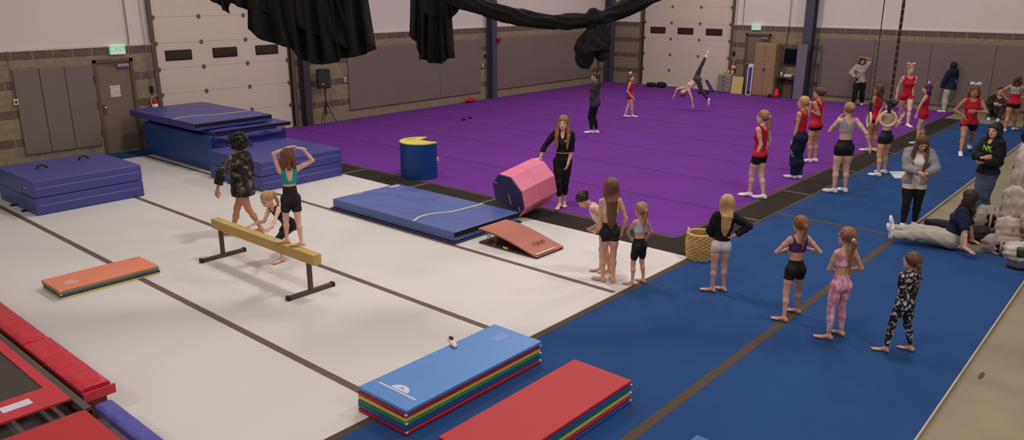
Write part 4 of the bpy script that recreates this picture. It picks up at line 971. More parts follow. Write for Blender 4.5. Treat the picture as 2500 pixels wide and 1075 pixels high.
def arrays_mesh(name, parts, origin):
    Vs, Qs, off = [], [], 0
    for V, Q in parts: Vs.append(V); Qs.append(Q+off); off += len(V)
    V = (np.concatenate(Vs)-np.array(origin)).astype(np.float32); Q = np.concatenate(Qs).astype(np.int32)
    me = bpy.data.meshes.new(name); me.vertices.add(len(V)); me.vertices.foreach_set('co', V.ravel())
    me.loops.add(len(Q)*4); me.loops.foreach_set('vertex_index', Q.ravel()); me.polygons.add(len(Q))
    me.polygons.foreach_set('loop_start', np.arange(len(Q), dtype=np.int32)*4)
    try: me.polygons.foreach_set('loop_total', np.full(len(Q), 4, np.int32))
    except Exception: pass
    me.update(calc_edges=True); me.polygons.foreach_set('use_smooth', np.ones(len(Q), bool)); me.validate()
    return me
def bounds(prims):
    lo = np.full(3, 1e9); hi = -lo
    for p in prims:
        if p['t'] == 'c':
            r = max(p['ra'], p['rb']); lo = np.minimum(lo, np.minimum(p['a'], p['b'])-r); hi = np.maximum(hi, np.maximum(p['a'], p['b'])+r)
        else: r = p['r'].max(); lo = np.minimum(lo, p['c']-r); hi = np.maximum(hi, p['c']+r)
    return lo, hi
def C(tag_, a, b, ra, rb, k=.02, **kw): d = dict(tag=tag_, t='c', a=np.array(a, float), b=np.array(b, float), ra=ra, rb=rb, k=k); d.update(kw); return d
def E(tag_, c, A, r, k=.02, **kw): d = dict(tag=tag_, t='e', c=np.array(c, float), A=np.array(A, float), r=np.array(r, float), k=k); d.update(kw); return d

SKIN = {'fair': rgb(226, 176, 152), 'light': rgb(212, 158, 130), 'tan': rgb(190, 132, 98), 'brown': rgb(158, 102, 72), 'pale': rgb(234, 196, 176)}
def skin(k): return mat('skin_'+k, SKIN[k], .5, noise=.04, nscale=8, spec=.3)
HAIRC = {'blonde': rgb(188, 146, 98), 'darkblonde': rgb(158, 116, 76), 'ginger': rgb(140, 88, 54), 'brown': rgb(92, 60, 40), 'dark': rgb(50, 34, 28), 'black': rgb(30, 24, 24), 'purple': rgb(78, 38, 84), 'auburn': rgb(112, 70, 48)}
def hairm(k): return mat('hair_'+k, HAIRC[k], .45, noise=.28, nscale=26, bump=.7, bscale=38, stretch=(1, 1, .14), spec=.35)
M_EYE = mat('eye_dark', rgb(40, 28, 24), .3); M_LIP = mat('lips', rgb(176, 92, 84), .5); M_BROW = mat('eyebrow', rgb(86, 60, 44), .8)
M_SHOEW = mat('white_shoe', rgb(236, 226, 224), .55); M_SOLE = mat('shoe_sole', rgb(196, 186, 182), .6)

def dirv0(v, u, deg): a = math.radians(deg); return math.cos(a)*v+math.sin(a)*u
def person(label, feet=None, top=None, h=None, face=0.0, torso_face=None, head_face=None, head_pitch=0.0, lean=(0, 0), skinc='light', hair=('long', 'brown', .3),
           L=None, R=None, footang=(0, 0), knee=None, pelvis=None, legs=None, base=0.0, fat=1.0, hs=1.0, adult=True, wears=(), shoes=None, fine=True, faceparts=False,
           bow=None, handroll=0.0, group=None, pz=1.0, spine=None, widthh=1.0, curl=.5, curls=None):
    """feet: pixels under L and R ankle (own left/right); angles measured from 'away from the camera', + = image right; lengths in body heights"""
    gr = .0095 if fine else .0125
    # anchor and view frame
    if feet is not None:
        FL, FR = G(*feet[0], base), G(*feet[1], base); anc = (FL+FR)/2
    else:
        anc = np.array(pelvis, float); anc = np.array([anc[0], anc[1], base]); FL = FR = None
    v = anc-CAM; v[2] = 0; v = nrm(v); u = np.array([v[1], -v[0], 0.0]); W_ = np.array([0, 0, 1.0])
    if h is None:
        lo_, hi_ = .3, 2.6
        for _ in range(30):
            m_ = (lo_+hi_)/2
            if PY(anc+W_*m_) > top: lo_ = m_
            else: hi_ = m_
        h = lo_*1.0
        lg_ = (.47 if adult else .45); H0 = h
        for _ in range(4):
            rg_ = np.cross(dirv0(v, u, face), W_); c2 = (FL+FR)/2; hw = .05*h
            hd_ = max(np.linalg.norm((FL-c2+rg_*hw)[:2]), np.linalg.norm((FR-c2-rg_*hw)[:2])); l_ = lg_*h*.995
            h = H0+max(0, l_-math.sqrt(max(l_*l_-hd_*hd_, .01)))
    H = h; dep = depth_of(anc)
    def dirv(deg): a = math.radians(deg); return math.cos(a)*v+math.sin(a)*u
    def VV(t): return nrm(t[0]*u+t[1]*v+t[2]*W_)
    def aim(o, tgt):      # tgt = ('d', u, v, w) direction or (px, py, dd) pixel target at body depth + dd metres
        if tgt[0] == 'd': return VV(tgt[1:])
        p_ = VPL(tgt[0], tgt[1], anc, v, tgt[2]); return nrm(p_-o)
    fwd = dirv(face); rgt = np.cross(fwd, W_)
    sp = VV((lean[0], lean[1], 1.0)) if spine is None else VV(spine)
    tf = dirv(face if torso_face is None else torso_face)
    tf = nrm(tf-sp*(tf@sp)); tr_ = np.cross(tf, sp)
    pf = nrm(fwd-sp*(fwd@sp)*.5); pr = nrm(np.cross(pf, sp))
    kid = 0 if adult else 1
    hz = .515-.020*kid; HL = .146*hs*H*(1.0 if adult else 1.13); SHH = .285-.005*kid; ts = SHH/.302
    th, shn = (hz-.045)*H*.51, (hz-.045)*H*.49
    hipw = .05*H*widthh*(1 if adult else .92)
    # pelvis
    if pelvis is None:
        ce = (FL+FR)/2; hd = max(np.linalg.norm((FL-ce)[:2]-rgt[:2]*-hipw*1.0), np.linalg.norm((FR-ce)[:2]-rgt[:2]*hipw))
        leg = (th+shn)*.995
        z = base+.042*H+math.sqrt(max(leg**2-hd**2, .01))*pz
        P = np.array([ce[0], ce[1], z])
    else: P = np.array(pelvis, float)
    hipL, hipR = P-pr*hipw, P+pr*hipw
    if FL is not None:
        ankL, ankR = FL+W_*.042*H, FR+W_*.042*H
    def ik(a, c, l1, l2, hint):
        d = c-a; D = min(np.linalg.norm(d), (l1+l2)*.999); n = nrm(d); x = (l1*l1-l2*l2+D*D)/(2*D); y = math.sqrt(max(l1*l1-x*x, 0))
        q = hint-n*(hint@n); return a+n*x+nrm(q)*y, a+n*D
    if legs is None:
        kn = [fwd if knee is None else dirv(knee[0]), fwd if knee is None else dirv(knee[1])]
        kL, ankL = ik(hipL, ankL, th, shn, kn[0]+.02*W_); kR, ankR = ik(hipR, ankR, th, shn, kn[1]+.02*W_)
    else:
        out = []
        for hip, lg in ((hipL, legs[0]), (hipR, legs[1])):
            d1 = aim(hip, lg[0]); kp = hip+d1*th; d2 = aim(kp, lg[1]); out += [kp, kp+d2*shn]
        kL, ankL, kR, ankR = out
    sh = P+sp*SHH*H       # shoulder line centre
    shw = (.090 if adult else .082)*H*widthh*(1+.35*(fat-1))
    sL, sR = sh-tr_*shw, sh+tr_*shw
    ua, fa = .171*H, .146*H
    arms = []
    for s_, tgt, sd in ((sL, L, -1), (sR, R, 1)):
        if tgt is None: tgt = (('d', sd*(tr_@u)*.22+.05*(tf@u), sd*(tr_@v)*.22+.05*(tf@v), -1), ('d', sd*(tr_@u)*.1+.22*(tf@u), sd*(tr_@v)*.1+.22*(tf@v), -1))
        if tgt[0] == 'ikp': tgt = ('ik', VPL(tgt[1], tgt[2], anc, v, tgt[3]))+tuple(tgt[4:])
        if tgt[0] == 'ik': e_, w_ = ik(s_, np.array(tgt[1], float), ua, fa, VV(tgt[2]))
        else:
            d1 = aim(s_, tgt[0]); e_ = s_+d1*ua; d2 = aim(e_, tgt[1]); w_ = e_+d2*fa
        arms.append((e_, w_))
    (eL, wL), (eR, wR) = arms
    nb = sh+sp*.008*H
    hf = dirv(head_face if head_face is not None else (torso_face if torso_face is not None else face))
    hu0 = nrm(sp*.55+W_*.45) if spine is None else sp
    hf = nrm(hf-hu0*(hf@hu0)); a = math.radians(head_pitch)
    hu, hf = nrm(hu0*math.cos(a)+hf*math.sin(a)), nrm(hf*math.cos(a)-hu0*math.sin(a)); hr = np.cross(hf, hu)
    ht = H-(.045+hz-.003)*H-.30*H      # free height above the shoulders (in upright pose)
    hc = nb+nrm(sp*.6+hu*.4)*(.028*H)+hu*HL*.55+hf*HL*.05      # head centre
    f2 = fat; k3 = .030*H
    Ax = [pr, pf, sp]; At = [tr_, tf, sp]
    T = []
    pw = (1.0 if adult else .90)
    # torso
    T += [E('torso', P+sp*.010*H, Ax, np.array([.076*pw, .053, .055])*H*f2, k3), E('torso', P+sp*.085*H+(tf+pf)*.003*H, (np.array(Ax)+np.array(At))/2, np.array([.063*pw+.005*kid, .047, .080])*H*f2, k3*1.2),
          E('torso', P+sp*.184*H+tf*.004*H, At, np.array([.073, .052, .080])*H*(1+(f2-1)*.8), k3), E('torso', P+sp*.248*H, At, np.array([.080, .043, .042])*H*(1+(f2-1)*.6), k3)]
    T += [C('torso', sL+tr_*.022*H-sp*.004*H, sR-tr_*.022*H-sp*.004*H, .029*H, .029*H, .03*H)]
    for s_ in (-1, 1):
        T.append(E('torso', P+pr*s_*.037*H-pf*.024*H-sp*.020*H, Ax, np.array([.041, .039, .043])*H*f2, .02*H))
        if adult: T.append(E('torso', P+sp*.193*H+tf*.042*H*f2+tr_*s_*.034*H, At, np.array([.030, .024, .030])*H*f2, .02*H))
    N_ = [C('neck', nb-sp*.01*H, hc-hu*HL*.30-hf*HL*.08, .029*H*(1+.3*(f2-1)), .026*H, .014*H)]
    N_ += [C('neck', nb+sp*.012*H-tr_*.015*H, sh-tr_*.06*H, .019*H, .017*H, .02*H), C('neck', nb+sp*.012*H+tr_*.015*H, sh+tr_*.06*H, .019*H, .017*H, .02*H)]
    lt = 1.0 if adult else .92
    LG = []
    for sd, hip, kp, an in (('L', hipL, kL, ankL), ('R', hipR, kR, ankR)):
        kd = nrm(kp-(hip+an)/2+fwd*.01)
        back = -nrm(fwd-nrm(an-kp)*(fwd@nrm(an-kp)))
        LG += [C('thigh'+sd, hip+nrm(kp-hip)*.01*H, hip+(kp-hip)*.55, .0505*H*f2*lt, .041*H*f2*lt, .02*H), C('thigh'+sd, hip+(kp-hip)*.5, kp, .0425*H*f2*lt, .0295*H*(1+.7*(f2-1))*lt, .015*H)]
        cm = kp+(an-kp)*.34+back*.008*H
        LG += [C('shin'+sd, kp, cm, .0285*H*lt, .0278*H*lt*(1+.6*(f2-1)), .02*H), C('shin'+sd, cm, an, .0278*H*lt*(1+.5*(f2-1)), .0165*H*lt, .02*H)]
    FT_ = []; SHO = {'L': [], 'R': []}; footp = {}
    for i, (sd, kp, an) in enumerate((('L', kL, ankL), ('R', kR, ankR))):
        if legs is None or len(legs[i]) < 3: fd = dirv(face+footang[i])
        else: fd = aim(an, legs[i][2])
        shd = nrm(an-kp)
        dn = -W_ if legs is None or len(legs[i]) < 3 else nrm(shd-fd*(shd@fd))
        rt2 = np.cross(fd, -dn)
        heel = an-fd*.018*H+dn*.020*H; ball = an+fd*.072*H+dn*.026*H
        mid = an+dn*.005*H
        pr_ = [C('foot', mid, heel, .019*H, .020*H, .012*H), C('foot', mid+dn*.005*H, ball-fd*.01*H, .018*H, .014*H, .014*H), E('foot', ball+fd*.004*H, [rt2, fd, -dn], np.array([.026, .034, .013])*H, .012*H)]
        FT_ += pr_
        if not shoes:
            for t in range(5):
                x = (-.019+.0092*t)*(1 if sd == 'L' else -1); ln = (.036, .034, .031, .027, .022)[4-t] if sd == 'L' else (.022, .027, .031, .034, .036)[::-1][t]
                x = (-.019+.0092*t)*H; ln = [.024, .029, .033, .036, .040][t if sd == 'L' else 4-t] if True else 0
                b0 = ball+rt2*x+fd*.01*H; FT_.append(C('foot', b0, b0+fd*ln*H+dn*.003*H, .0068*H, .0062*H, .004*H))
        else:
            SHO[sd] = [C('s', mid+fd*.0*H, heel+dn*.001*H, .0235*H, .0245*H, .02*H), C('s', an+dn*.012*H, ball-fd*.004*H, .022*H, .0185*H, .02*H), E('s', ball+fd*.012*H, [rt2, fd, -dn], np.array([.029, .042, .019])*H, .016*H)]
        footp[sd] = (an, fd, dn, rt2)
    AR = []
    for sd, s_, e_, w_ in (('L', sL, eL, wL), ('R', sR, eR, wR)):
        AR += [C('uarm'+sd, s_, s_+(e_-s_)*.45, .0265*H*f2, .0235*H*f2*lt, .018*H), C('uarm'+sd, s_+(e_-s_)*.4, e_, .0235*H*f2*lt, .0185*H*lt*(1+.5*(f2-1)), .012*H),
               C('farm'+sd, e_, e_+(w_-e_)*.3, .0185*H*lt, .0195*H*lt*(1+.4*(f2-1)), .01*H), C('farm'+sd, e_+(w_-e_)*.28, w_, .0195*H*lt*(1+.4*(f2-1)), .0125*H, .01*H)]
    body = T+N_+LG+FT_+AR
    HD = [E('head', hc+hu*HL*.12-hf*HL*.06, [hr, hf, hu], np.array([.335, .40, .37])*HL, .02), E('head', hc-hu*HL*.14+hf*HL*.10, [hr, hf, hu], np.array([.265, .285, .32])*HL, .1*HL),
          C('head', hc-hu*HL*.37+hf*HL*.22-hr*HL*.04, hc-hu*HL*.37+hf*HL*.22+hr*HL*.04, .10*HL, .10*HL, .12*HL),
          C('head', hc-hu*HL*.22-hr*HL*.20, hc-hu*HL*.34+hf*HL*.15-hr*HL*.08, .09*HL, .08*HL, .1*HL), C('head', hc-hu*HL*.22+hr*HL*.20, hc-hu*HL*.34+hf*HL*.15+hr*HL*.08, .09*HL, .08*HL, .1*HL)]
    F = Field(*bounds(body), gr)
    for p_ in body: F.prim(p_)
    if base >= 0 and pelvis is None: F.plane(np.array([0, 0, base+.001]), np.array([0, 0, -1.0]))
    parts = [F.mesh()]
    # head
    Hd = HD+[C('head', hc-hu*HL*.15-hf*HL*.05, nb+sp*.01*H, .026*H, .0275*H, .10*HL)]
    F = Field(*bounds(Hd), .0055 if fine else .008)
    for p_ in Hd: F.prim(p_)
    face_prims = [C('n', hc+hf*HL*.37+hu*HL*.0, hc+hf*HL*.455-hu*HL*.13, .028*HL, .045*HL, .05*HL), C('n', hc+hf*HL*.40-hu*HL*.15-hr*HL*.035, hc+hf*HL*.40-hu*HL*.15+hr*HL*.035, .035*HL, .035*HL, .03*HL),
                  C('n', hc+hf*HL*.355-hu*HL*.25-hr*HL*.07, hc+hf*HL*.355-hu*HL*.25+hr*HL*.07, .032*HL, .032*HL, .04*HL),
                  C('n', hc+hf*HL*.33+hu*HL*.07-hr*HL*.2, hc+hf*HL*.33+hu*HL*.07+hr*HL*.2, .04*HL, .04*HL, .06*HL)]
    for s_ in (-1, 1): face_prims.append(E('ear', hc+hr*s_*HL*.335-hu*HL*.05-hf*HL*.02, [hr, hf, hu], np.array([.03, .07, .11])*HL, .02*HL))
    for p_ in face_prims: F.prim(p_)
    for s_ in (-1, 1): F.cut_prim(E('x', hc+hf*HL*.425+hu*HL*.0+hr*s_*HL*.135, [hr, hf, hu], np.array([.075, .05, .05])*HL))
    parts.append(F.mesh())
    # hands
    for i, (sd, e_, w_) in enumerate((('L', eL, wL), ('R', eR, wR))):
        d = nrm(w_-e_); sgn = -1 if sd == 'L' else 1
        cv = curl if curls is None else curls[i]
        tgt = (L if sd == 'L' else R); hd_ = d; pn = None
        if tgt is not None and tgt[0] == 'ikp': tgt = ('ik', 0)+tuple(tgt[4:])
        if tgt is not None and tgt[0] != 'ik' and len(tgt) > 2: hd_ = aim(w_, tgt[2])
        if tgt is not None and tgt[0] == 'ik' and len(tgt) > 3: hd_ = VV(tgt[3])
        if tgt is not None and tgt[0] == 'ik' and len(tgt) > 4: pn = VV(tgt[4])
        if pn is None: pn = (P+sp*.15*H)-w_
        pn = nrm(pn-hd_*(pn@hd_)); sx = np.cross(hd_, pn)*(1 if sd == 'L' else -1)      # toward the thumb side
        if sx@tf < 0: sx = sx if abs(sx@tf) < .3 else sx
        q = [E('h', w_+hd_*.030*H, [sx, pn, hd_], np.array([.0225, .0105, .032])*H, .01*H), C('h', w_-hd_*.02*H, w_+hd_*.012*H, .0135*H, .0145*H, .01*H)]
        for t in range(4):
            b0 = w_+hd_*.052*H+sx*(.0165-.011*t)*H; ln = (.036, .041, .038, .030)[t]*H; c1 = cv*.9
            d1 = nrm(hd_*math.cos(c1)+pn*math.sin(c1)+sx*(.10-.07*t)); d2 = nrm(hd_*math.cos(c1*2)+pn*math.sin(c1*2))
            q += [C('h', b0, b0+d1*ln*.55, .0062*H, .0056*H, .003*H), C('h', b0+d1*ln*.55, b0+d1*ln*.55+d2*ln*.5, .0056*H, .0048*H, .002*H)]
        tb = w_+hd_*.016*H+sx*.015*H; t1 = nrm(hd_*.75+sx*.7+pn*.25); t2 = nrm(hd_*.95+sx*.25+pn*.3)
        q += [C('h', tb, tb+t1*.024*H, .0085*H, .0068*H, .006*H), C('h', tb+t1*.024*H, tb+t1*.024*H+t2*.022*H, .0066*H, .0056*H, .002*H)]
        F = Field(*bounds(q), .0042 if fine else .007)
        for p_ in q: F.prim(p_)
        parts.append(F.mesh())
    org = anc if feet is not None else P*np.array([1, 1, 0])+np.array([0, 0, base])
    me = arrays_mesh('person', parts, org); body_o = link_mesh('person', me, skin(skinc)); body_o.location = tuple(org)
    tag(body_o, label, 'person', group)
    def add(name, F, m):
        V_, Q_ = F.mesh()
        if len(Q_) == 0: return None
        o = link_mesh(name, arrays_mesh(name, [(V_, Q_)], org), m, body_o); return o
    # ---- face parts
    if faceparts:
        for s_ in (-1, 1):
            q = MB().sphere(tuple(hc+hf*HL*.352+hu*HL*.005+hr*s_*HL*.135-org), HL*.042, u=10, v=6); q.build('eye', M_EYE, body_o, smooth=True)
            b0 = hc+hf*HL*.372+hu*HL*.115; pts = [b0+hr*s_*HL*x+hu*HL*y-hf*HL*z_-org for x, y, z_ in ((.05, -.02, 0), (.13, .015, .02), (.21, -.015, .07))]
            MB().tube(pts, HL*.011, 5).build('eyebrow', M_BROW, body_o, smooth=True)
        b0 = hc+hf*HL*.388-hu*HL*.25; MB().tube([b0+hr*HL*x-hf*HL*abs(x)*.5-org for x in (-.1, -.05, 0, .05, .1)], [HL*.012, HL*.026, HL*.028, HL*.026, HL*.012], 6).build('mouth', M_LIP, body_o, smooth=True)
    # ---- hair
    if hair:
        style, hcol_, hl = hair[0], hair[1], (hair[2] if len(hair) > 2 else .2)
        hb = [E('h', hc+hu*HL*.15-hf*HL*.09, [hr, hf, hu], np.array([.385, .43, .405])*HL, .03*HL)]
        cutf = [E('x', hc+hf*HL*.46-hu*HL*.20, [hr, hf, hu], np.array([.265, .34, .40])*HL)]
        neckc = E('x', hc-hu*HL*.42+hf*HL*.15, [hr, hf, hu], np.array([.5, .36, .3])*HL)
        back = lambda f_, u_, r_=0: hc+hf*HL*f_+hu*HL*u_+hr*HL*r_
        dn = nrm(-W_*.9-sp*.1) if hair[0] != 'hang' else -W_
        bd = sh-tf*.062*H*f2
        if style in ('long', 'longfront'):
            hb[0]['r'] = np.array([.405, .44, .41])*HL
            low = bd-sp*(hl-.10)*H-tf*.012*H
            for x in (-1, -.5, 0, .5, 1):
                a_ = back(-.20-.14*(1-abs(x)), .0, x*.25); m0 = back(-.18-.16*(1-abs(x)), -.38, x*.25); b_ = bd+sp*.015*H+tr_*x*HL*.21-tf*(.010+.006*(1-abs(x)))*H
                c_ = low+tr_*x*HL*.15+sp*(.035*x*x+.008*math.sin(x*19))*H
                hb += [C('h', a_, m0, .17*HL, .15*HL, .08*HL), C('h', m0, b_, .15*HL, .11*HL, .08*HL), C('h', b_, b_+(c_-b_)*.6, .11*HL, .085*HL, .07*HL), C('h', b_+(c_-b_)*.6, c_, .10*HL, .03*HL, .06*HL)]
            for s_ in (-1, 1): hb.append(E('h', back(-.06, -.22, s_*.30), [hr, hf, hu], np.array([.12, .26, .42])*HL, .06*HL))
            if style == 'longfront':
                for s_ in (-1, 1):
                    a_ = back(.02, .0, s_*.34); b_ = sh+tf*(.028*f2+.022)*H+tr_*s_*.062*H-sp*.02*H; c_ = P+sp*(.30-hl+.08)*H+tf*(.062*f2+.028)*H+tr_*s_*.052*H
                    hb += [C('h', a_, b_, .13*HL, .15*HL, .06*HL), C('h', b_, c_, .15*HL, .06*HL, .06*HL)]
        elif style in ('pony', 'braid'):
            t0 = back(-.46, .16) if hl < .24 else back(-.48, -.02); kx = hair[3] if len(hair) > 3 else 0
            p1 = t0-hf*HL*.16+dn*HL*.10; p2 = bd+sp*.02*H-tf*.012*H+tr_*kx*H; p3 = p2+dn*(hl-.1)*H+tr_*kx*.3*H
            if style == 'pony':
                hb += [C('h', t0+hf*HL*.12, p1, .08*HL, .11*HL, .06*HL), C('h', p1, p2, .11*HL, .115*HL, .05*HL), C('h', p2, p3, .115*HL, .03*HL, .05*HL)]
            else:
                pts = [t0+(p2-t0)*i/4 for i in range(5)]+[p2+(p3-p2)*i/5 for i in range(1, 6)]
                for i in range(len(pts)-1):
                    o_ = tr_*.03*HL*(1 if i % 2 else -1); hb.append(E('h', (pts[i]+pts[i+1])/2+o_, [tr_, tf, nrm(pts[i]-pts[i+1])], np.array([.12-.005*i, .085, .14])*HL, .012*HL))
        elif style == 'bun': hb += [E('h', back(-.5, .18), [hr, hf, hu], np.array([.2, .17, .2])*HL, .04*HL)]
        elif style == 'curly':
            rnd = random.Random(5)
            hb[0]['r'] = np.array([.47, .50, .47])*HL
            for i in range(130):
                a_ = rnd.uniform(0, 2*math.pi); z_ = rnd.uniform(-.7, 1); r_ = math.sqrt(max(0, 1-z_*z_)); f_ = r_*math.cos(a_)
                if f_ > .5 and z_ < .4: continue
                hb.append(E('h', hc+hu*HL*.16-hf*HL*.10+(hr*r_*math.sin(a_)*.49+hf*f_*.52+hu*z_*.50)*HL, [hr, hf, hu], np.array([1, 1, 1])*HL*rnd.uniform(.06, .10), .03*HL))
        elif style == 'wavy':
            for s_ in (-1, 0, 1):
                for i in range(4):
                    hb.append(E('h', back(-.2-.05*i*(s_ == 0), -.1-.22*i*hl/.2*.8, s_*(.3+.03*(i % 2))), [hr, hf, hu], np.array([.19, .2, .2])*HL*(1-.1*i), .05*HL))
        elif style == 'short': hb[0]['r'] = np.array([.365, .42, .40])*HL
        F = Field(*bounds(hb), .0065 if fine else .009)
        for p_ in hb: F.prim(p_)
        X, Y, Z = np.meshgrid(*F.ax, indexing='ij', sparse=True)
        F.F = F.F + (.012*HL*np.sin((X*rgt[0]+Y*rgt[1])*260+3*np.sin(Z*20))).astype(np.float32)
        for p_ in cutf: F.cut_prim(p_)
        if style in ('pony', 'braid', 'bun', 'short'):
            F2 = F.F.copy(); F.plane(hc-hu*HL*.05, -nrm(hu-hf*.85)); 
            tail = [p_ for p_ in hb[1:]]
            if tail:
                F3 = Field.__new__(Field); F3.h, F3.lo, F3.n, F3.ax = F.h, F.lo, F.n, F.ax; F3.F = np.full(tuple(F.n), .2, np.float32)
                for p_ in tail: F3.prim(p_)
                F.F = np.minimum(F.F, F3.F)
        add('hair', F, hairm(hcol_))
        if style in ('pony', 'braid') and hl < .5 and len(hair) > 4: MB().sphere(tuple(t0-org), HL*.11).build('hair_tie', hair[4], body_o, smooth=True)
    if bow:
        q = MB(); c0 = hc+hu*HL*.58-hf*HL*.08
        for s_ in (-1, 1):
            q.sphere((0, 0, 0), 1, (1, 1, 1))
        q.bm.free(); q = MB()
        for s_ in (-1, 1): 
            cc = c0+hr*s_*HL*.22+hu*HL*.05-org
            bmv = bmesh.ops.create_uvsphere(q.bm, u_segments=12, v_segments=8, radius=1)['verts']
            for vv in bmv:
                l_ = np.array(vv.co); vv.co = Vector(tuple(cc+hr*l_[0]*HL*.22+hf*l_[1]*HL*.08+hu*l_[2]*HL*(.13+.08*s_*l_[0])))
        q.build('hair_bow', bow, body_o, smooth=True)
        MB().sphere(tuple(c0-org), HL*.08).build('bow_knot', bow, body_o, smooth=True)
    # ---- garments
    def tors(grow): return [dict(p_) for p_ in T]
    for wi, wr_ in enumerate(wears):
        kind, m_ = wr_[0], wr_[1]; opt = wr_[2] if len(wr_) > 2 else {}
        g = opt.get('g', .006)*H; pr_ = []; cuts = []
        if kind in ('top',):        # torso garment; opt: lo, hi (fractions above pelvis), sleeve, neck, arm
            sl = opt.get('sleeve', 0); hi = opt.get('hi', .40); lo_ = opt.get('lo', -.02)
            pr_ = [dict(p_) for p_ in T]+([dict(p_) for p_ in N_[1:]])
            if lo_ < .03: pr_ += [dict(p_) for p_ in LG if p_['tag'][:5] == 'thigh']
            if opt.get('box'): pr_.append(C('b', P+sp*.14*H, P+sp*(lo_-.05)*H, .060*H*f2, opt['box']*H*f2, .04*H))
            if sl > 0:
                for sd, s_, e_, w_ in (('L', sL, eL, wL), ('R', sR, eR, wR)):
                    for p_ in AR:
                        if p_['tag'] == 'uarm'+sd:
                            q_ = dict(p_)
                            if sl < 1: d_ = nrm(e_-s_); q_['clip'] = [(s_+d_*ua*sl, d_)]
                            q_['ra'] *= 1+(opt.get('arm', 1.1)-1)*(.15 if p_['a'] is s_ or np.allclose(p_['a'], s_) else .8); q_['rb'] *= opt.get('arm', 1.1); pr_.append(q_)
                        if p_['tag'] == 'farm'+sd and sl > 1:
                            q_ = dict(p_); d_ = nrm(w_-e_); q_['clip'] = [(e_+d_*fa*min(1.02, sl-1), d_)]; q_['rb'] = max(q_['rb'], .0155*H); q_['ra'] *= opt.get('arm', 1.1); q_['rb'] *= opt.get('arm', 1.1); pr_.append(q_)
            if opt.get('hood'):
                pr_ += [E('hood', nb-tf*.052*H, At, np.array([.062, .034, .045])*H, .02*H), C('hood', nb-tf*.03*H-tr_*.05*H, nb+tf*.04*H-tr_*.02*H-sp*.02*H, .02*H, .016*H, .02*H), C('hood', nb-tf*.03*H+tr_*.05*H, nb+tf*.04*H+tr_*.02*H-sp*.02*H, .02*H, .016*H, .02*H)]
            if opt.get('skirt'):
                pr_ += [C('sk', P+sp*.05*H, P-sp*(opt['skirt'])*H, .066*H, .092*H, .04*H)]; lo_ = -opt['skirt']
        elif kind == 'legs':        # opt: down = 0..1 thigh, 1..2 shin, hi = waist
            dn_ = opt.get('down', .3); hi = opt.get('hi', .07); lo_ = -9
            pr_ = [dict(p_, clip=[(P+sp*hi*H, sp)]) for p_ in T if (p_['c'] if p_['t'] == 'e' else p_['a'])@sp < (P+sp*.12*H)@sp]
            for sd, hip, kp, an in (('L', hipL, kL, ankL), ('R', hipR, kR, ankR)):
                for p_ in LG:
                    q_ = dict(p_); w_k = opt.get('leg', 1.0)
                    if p_['tag'] == 'thigh'+sd:
                        if dn_ < 1: d_ = nrm(kp-hip); q_['clip'] = [(hip+d_*th*dn_, d_)]
                        q_['ra'] *= w_k; q_['rb'] *= w_k; pr_.append(q_)
                    if p_['tag'] == 'shin'+sd and dn_ > 1:
                        d_ = nrm(an-kp); q_['clip'] = [(kp+d_*shn*(dn_-1), d_)]; q_['ra'] *= w_k; q_['rb'] *= w_k*opt.get('cuff', 1.0); pr_.append(q_)
        F = Field(*(lambda b: (b[0]-g-.02, b[1]+g+.02))(bounds(pr_)), gr)
        for p_ in pr_: F.prim(p_, g)
        if opt.get('wr'): F.wrinkle(opt['wr']*H, 46/H, wi+H*10)
        if lo_ > -5: F.plane(P+sp*lo_*H, -sp)
        if kind == 'top': F.plane(P+sp*hi*H, sp)
        if kind == 'top':
            if opt.get('neck', 'round') != 'none':
                nw = opt.get('neckw', .045); nd = opt.get('neckd', .05); fb = opt.get('fb', 0)
                F.cut_prim(E('x', nb+sp*.015*H+tf*fb*H, At, np.array([nw, .075 if not opt.get('hood') else .055, nd])*H))
            if sl == 0 if kind == 'top' else False:
                ah = opt.get('armhole', .040)
                for s_ in (-1, 1): F.cut_prim(C('x', sh+tr_*s_*(shw+.012*H)-sp*.012*H, sh+tr_*s_*(shw+.12*H)+sp*.0*H, ah*H, ah*H*1.6))
            if opt.get('open'): F.cut_prim(C('x', P-sp*.1*H+tf*.12*H, nb+tf*.09*H, opt['open']*H, opt['open']*.8*H))
            if opt.get('openback'):
                F.cut_prim(E('x', P+sp*.26*H-tf*.07*H, At, np.array([.036, .06, opt['openback']])*H))
        o = add(opt.get('name', 'shirt' if kind == 'top' else 'shorts'), F, m_)
        if o is not None and opt.get('oplabel'): o['label'] = opt['oplabel']
    if shoes:
        for sd in ('L', 'R'):
            F = Field(*bounds(SHO[sd]), .0065 if fine else .0095)
            for p_ in SHO[sd]: F.prim(p_)
            an, fd, dn, rt2 = footp[sd]; F.plane(an+dn*.041*H, dn); F.plane(an-dn*.014*H, -dn)
            o = add('shoe', F, shoes)
    info = dict(hc=hc, hf=hf, hu=hu, hr=hr, HL=HL, P=P, sp=sp, tf=tf, tr=tr_, org=org, o=body_o, H=H, wL=wL, wR=wR, sh=sh, kL=kL, kR=kR, ankL=ankL, ankR=ankR, f=f2)
    return info

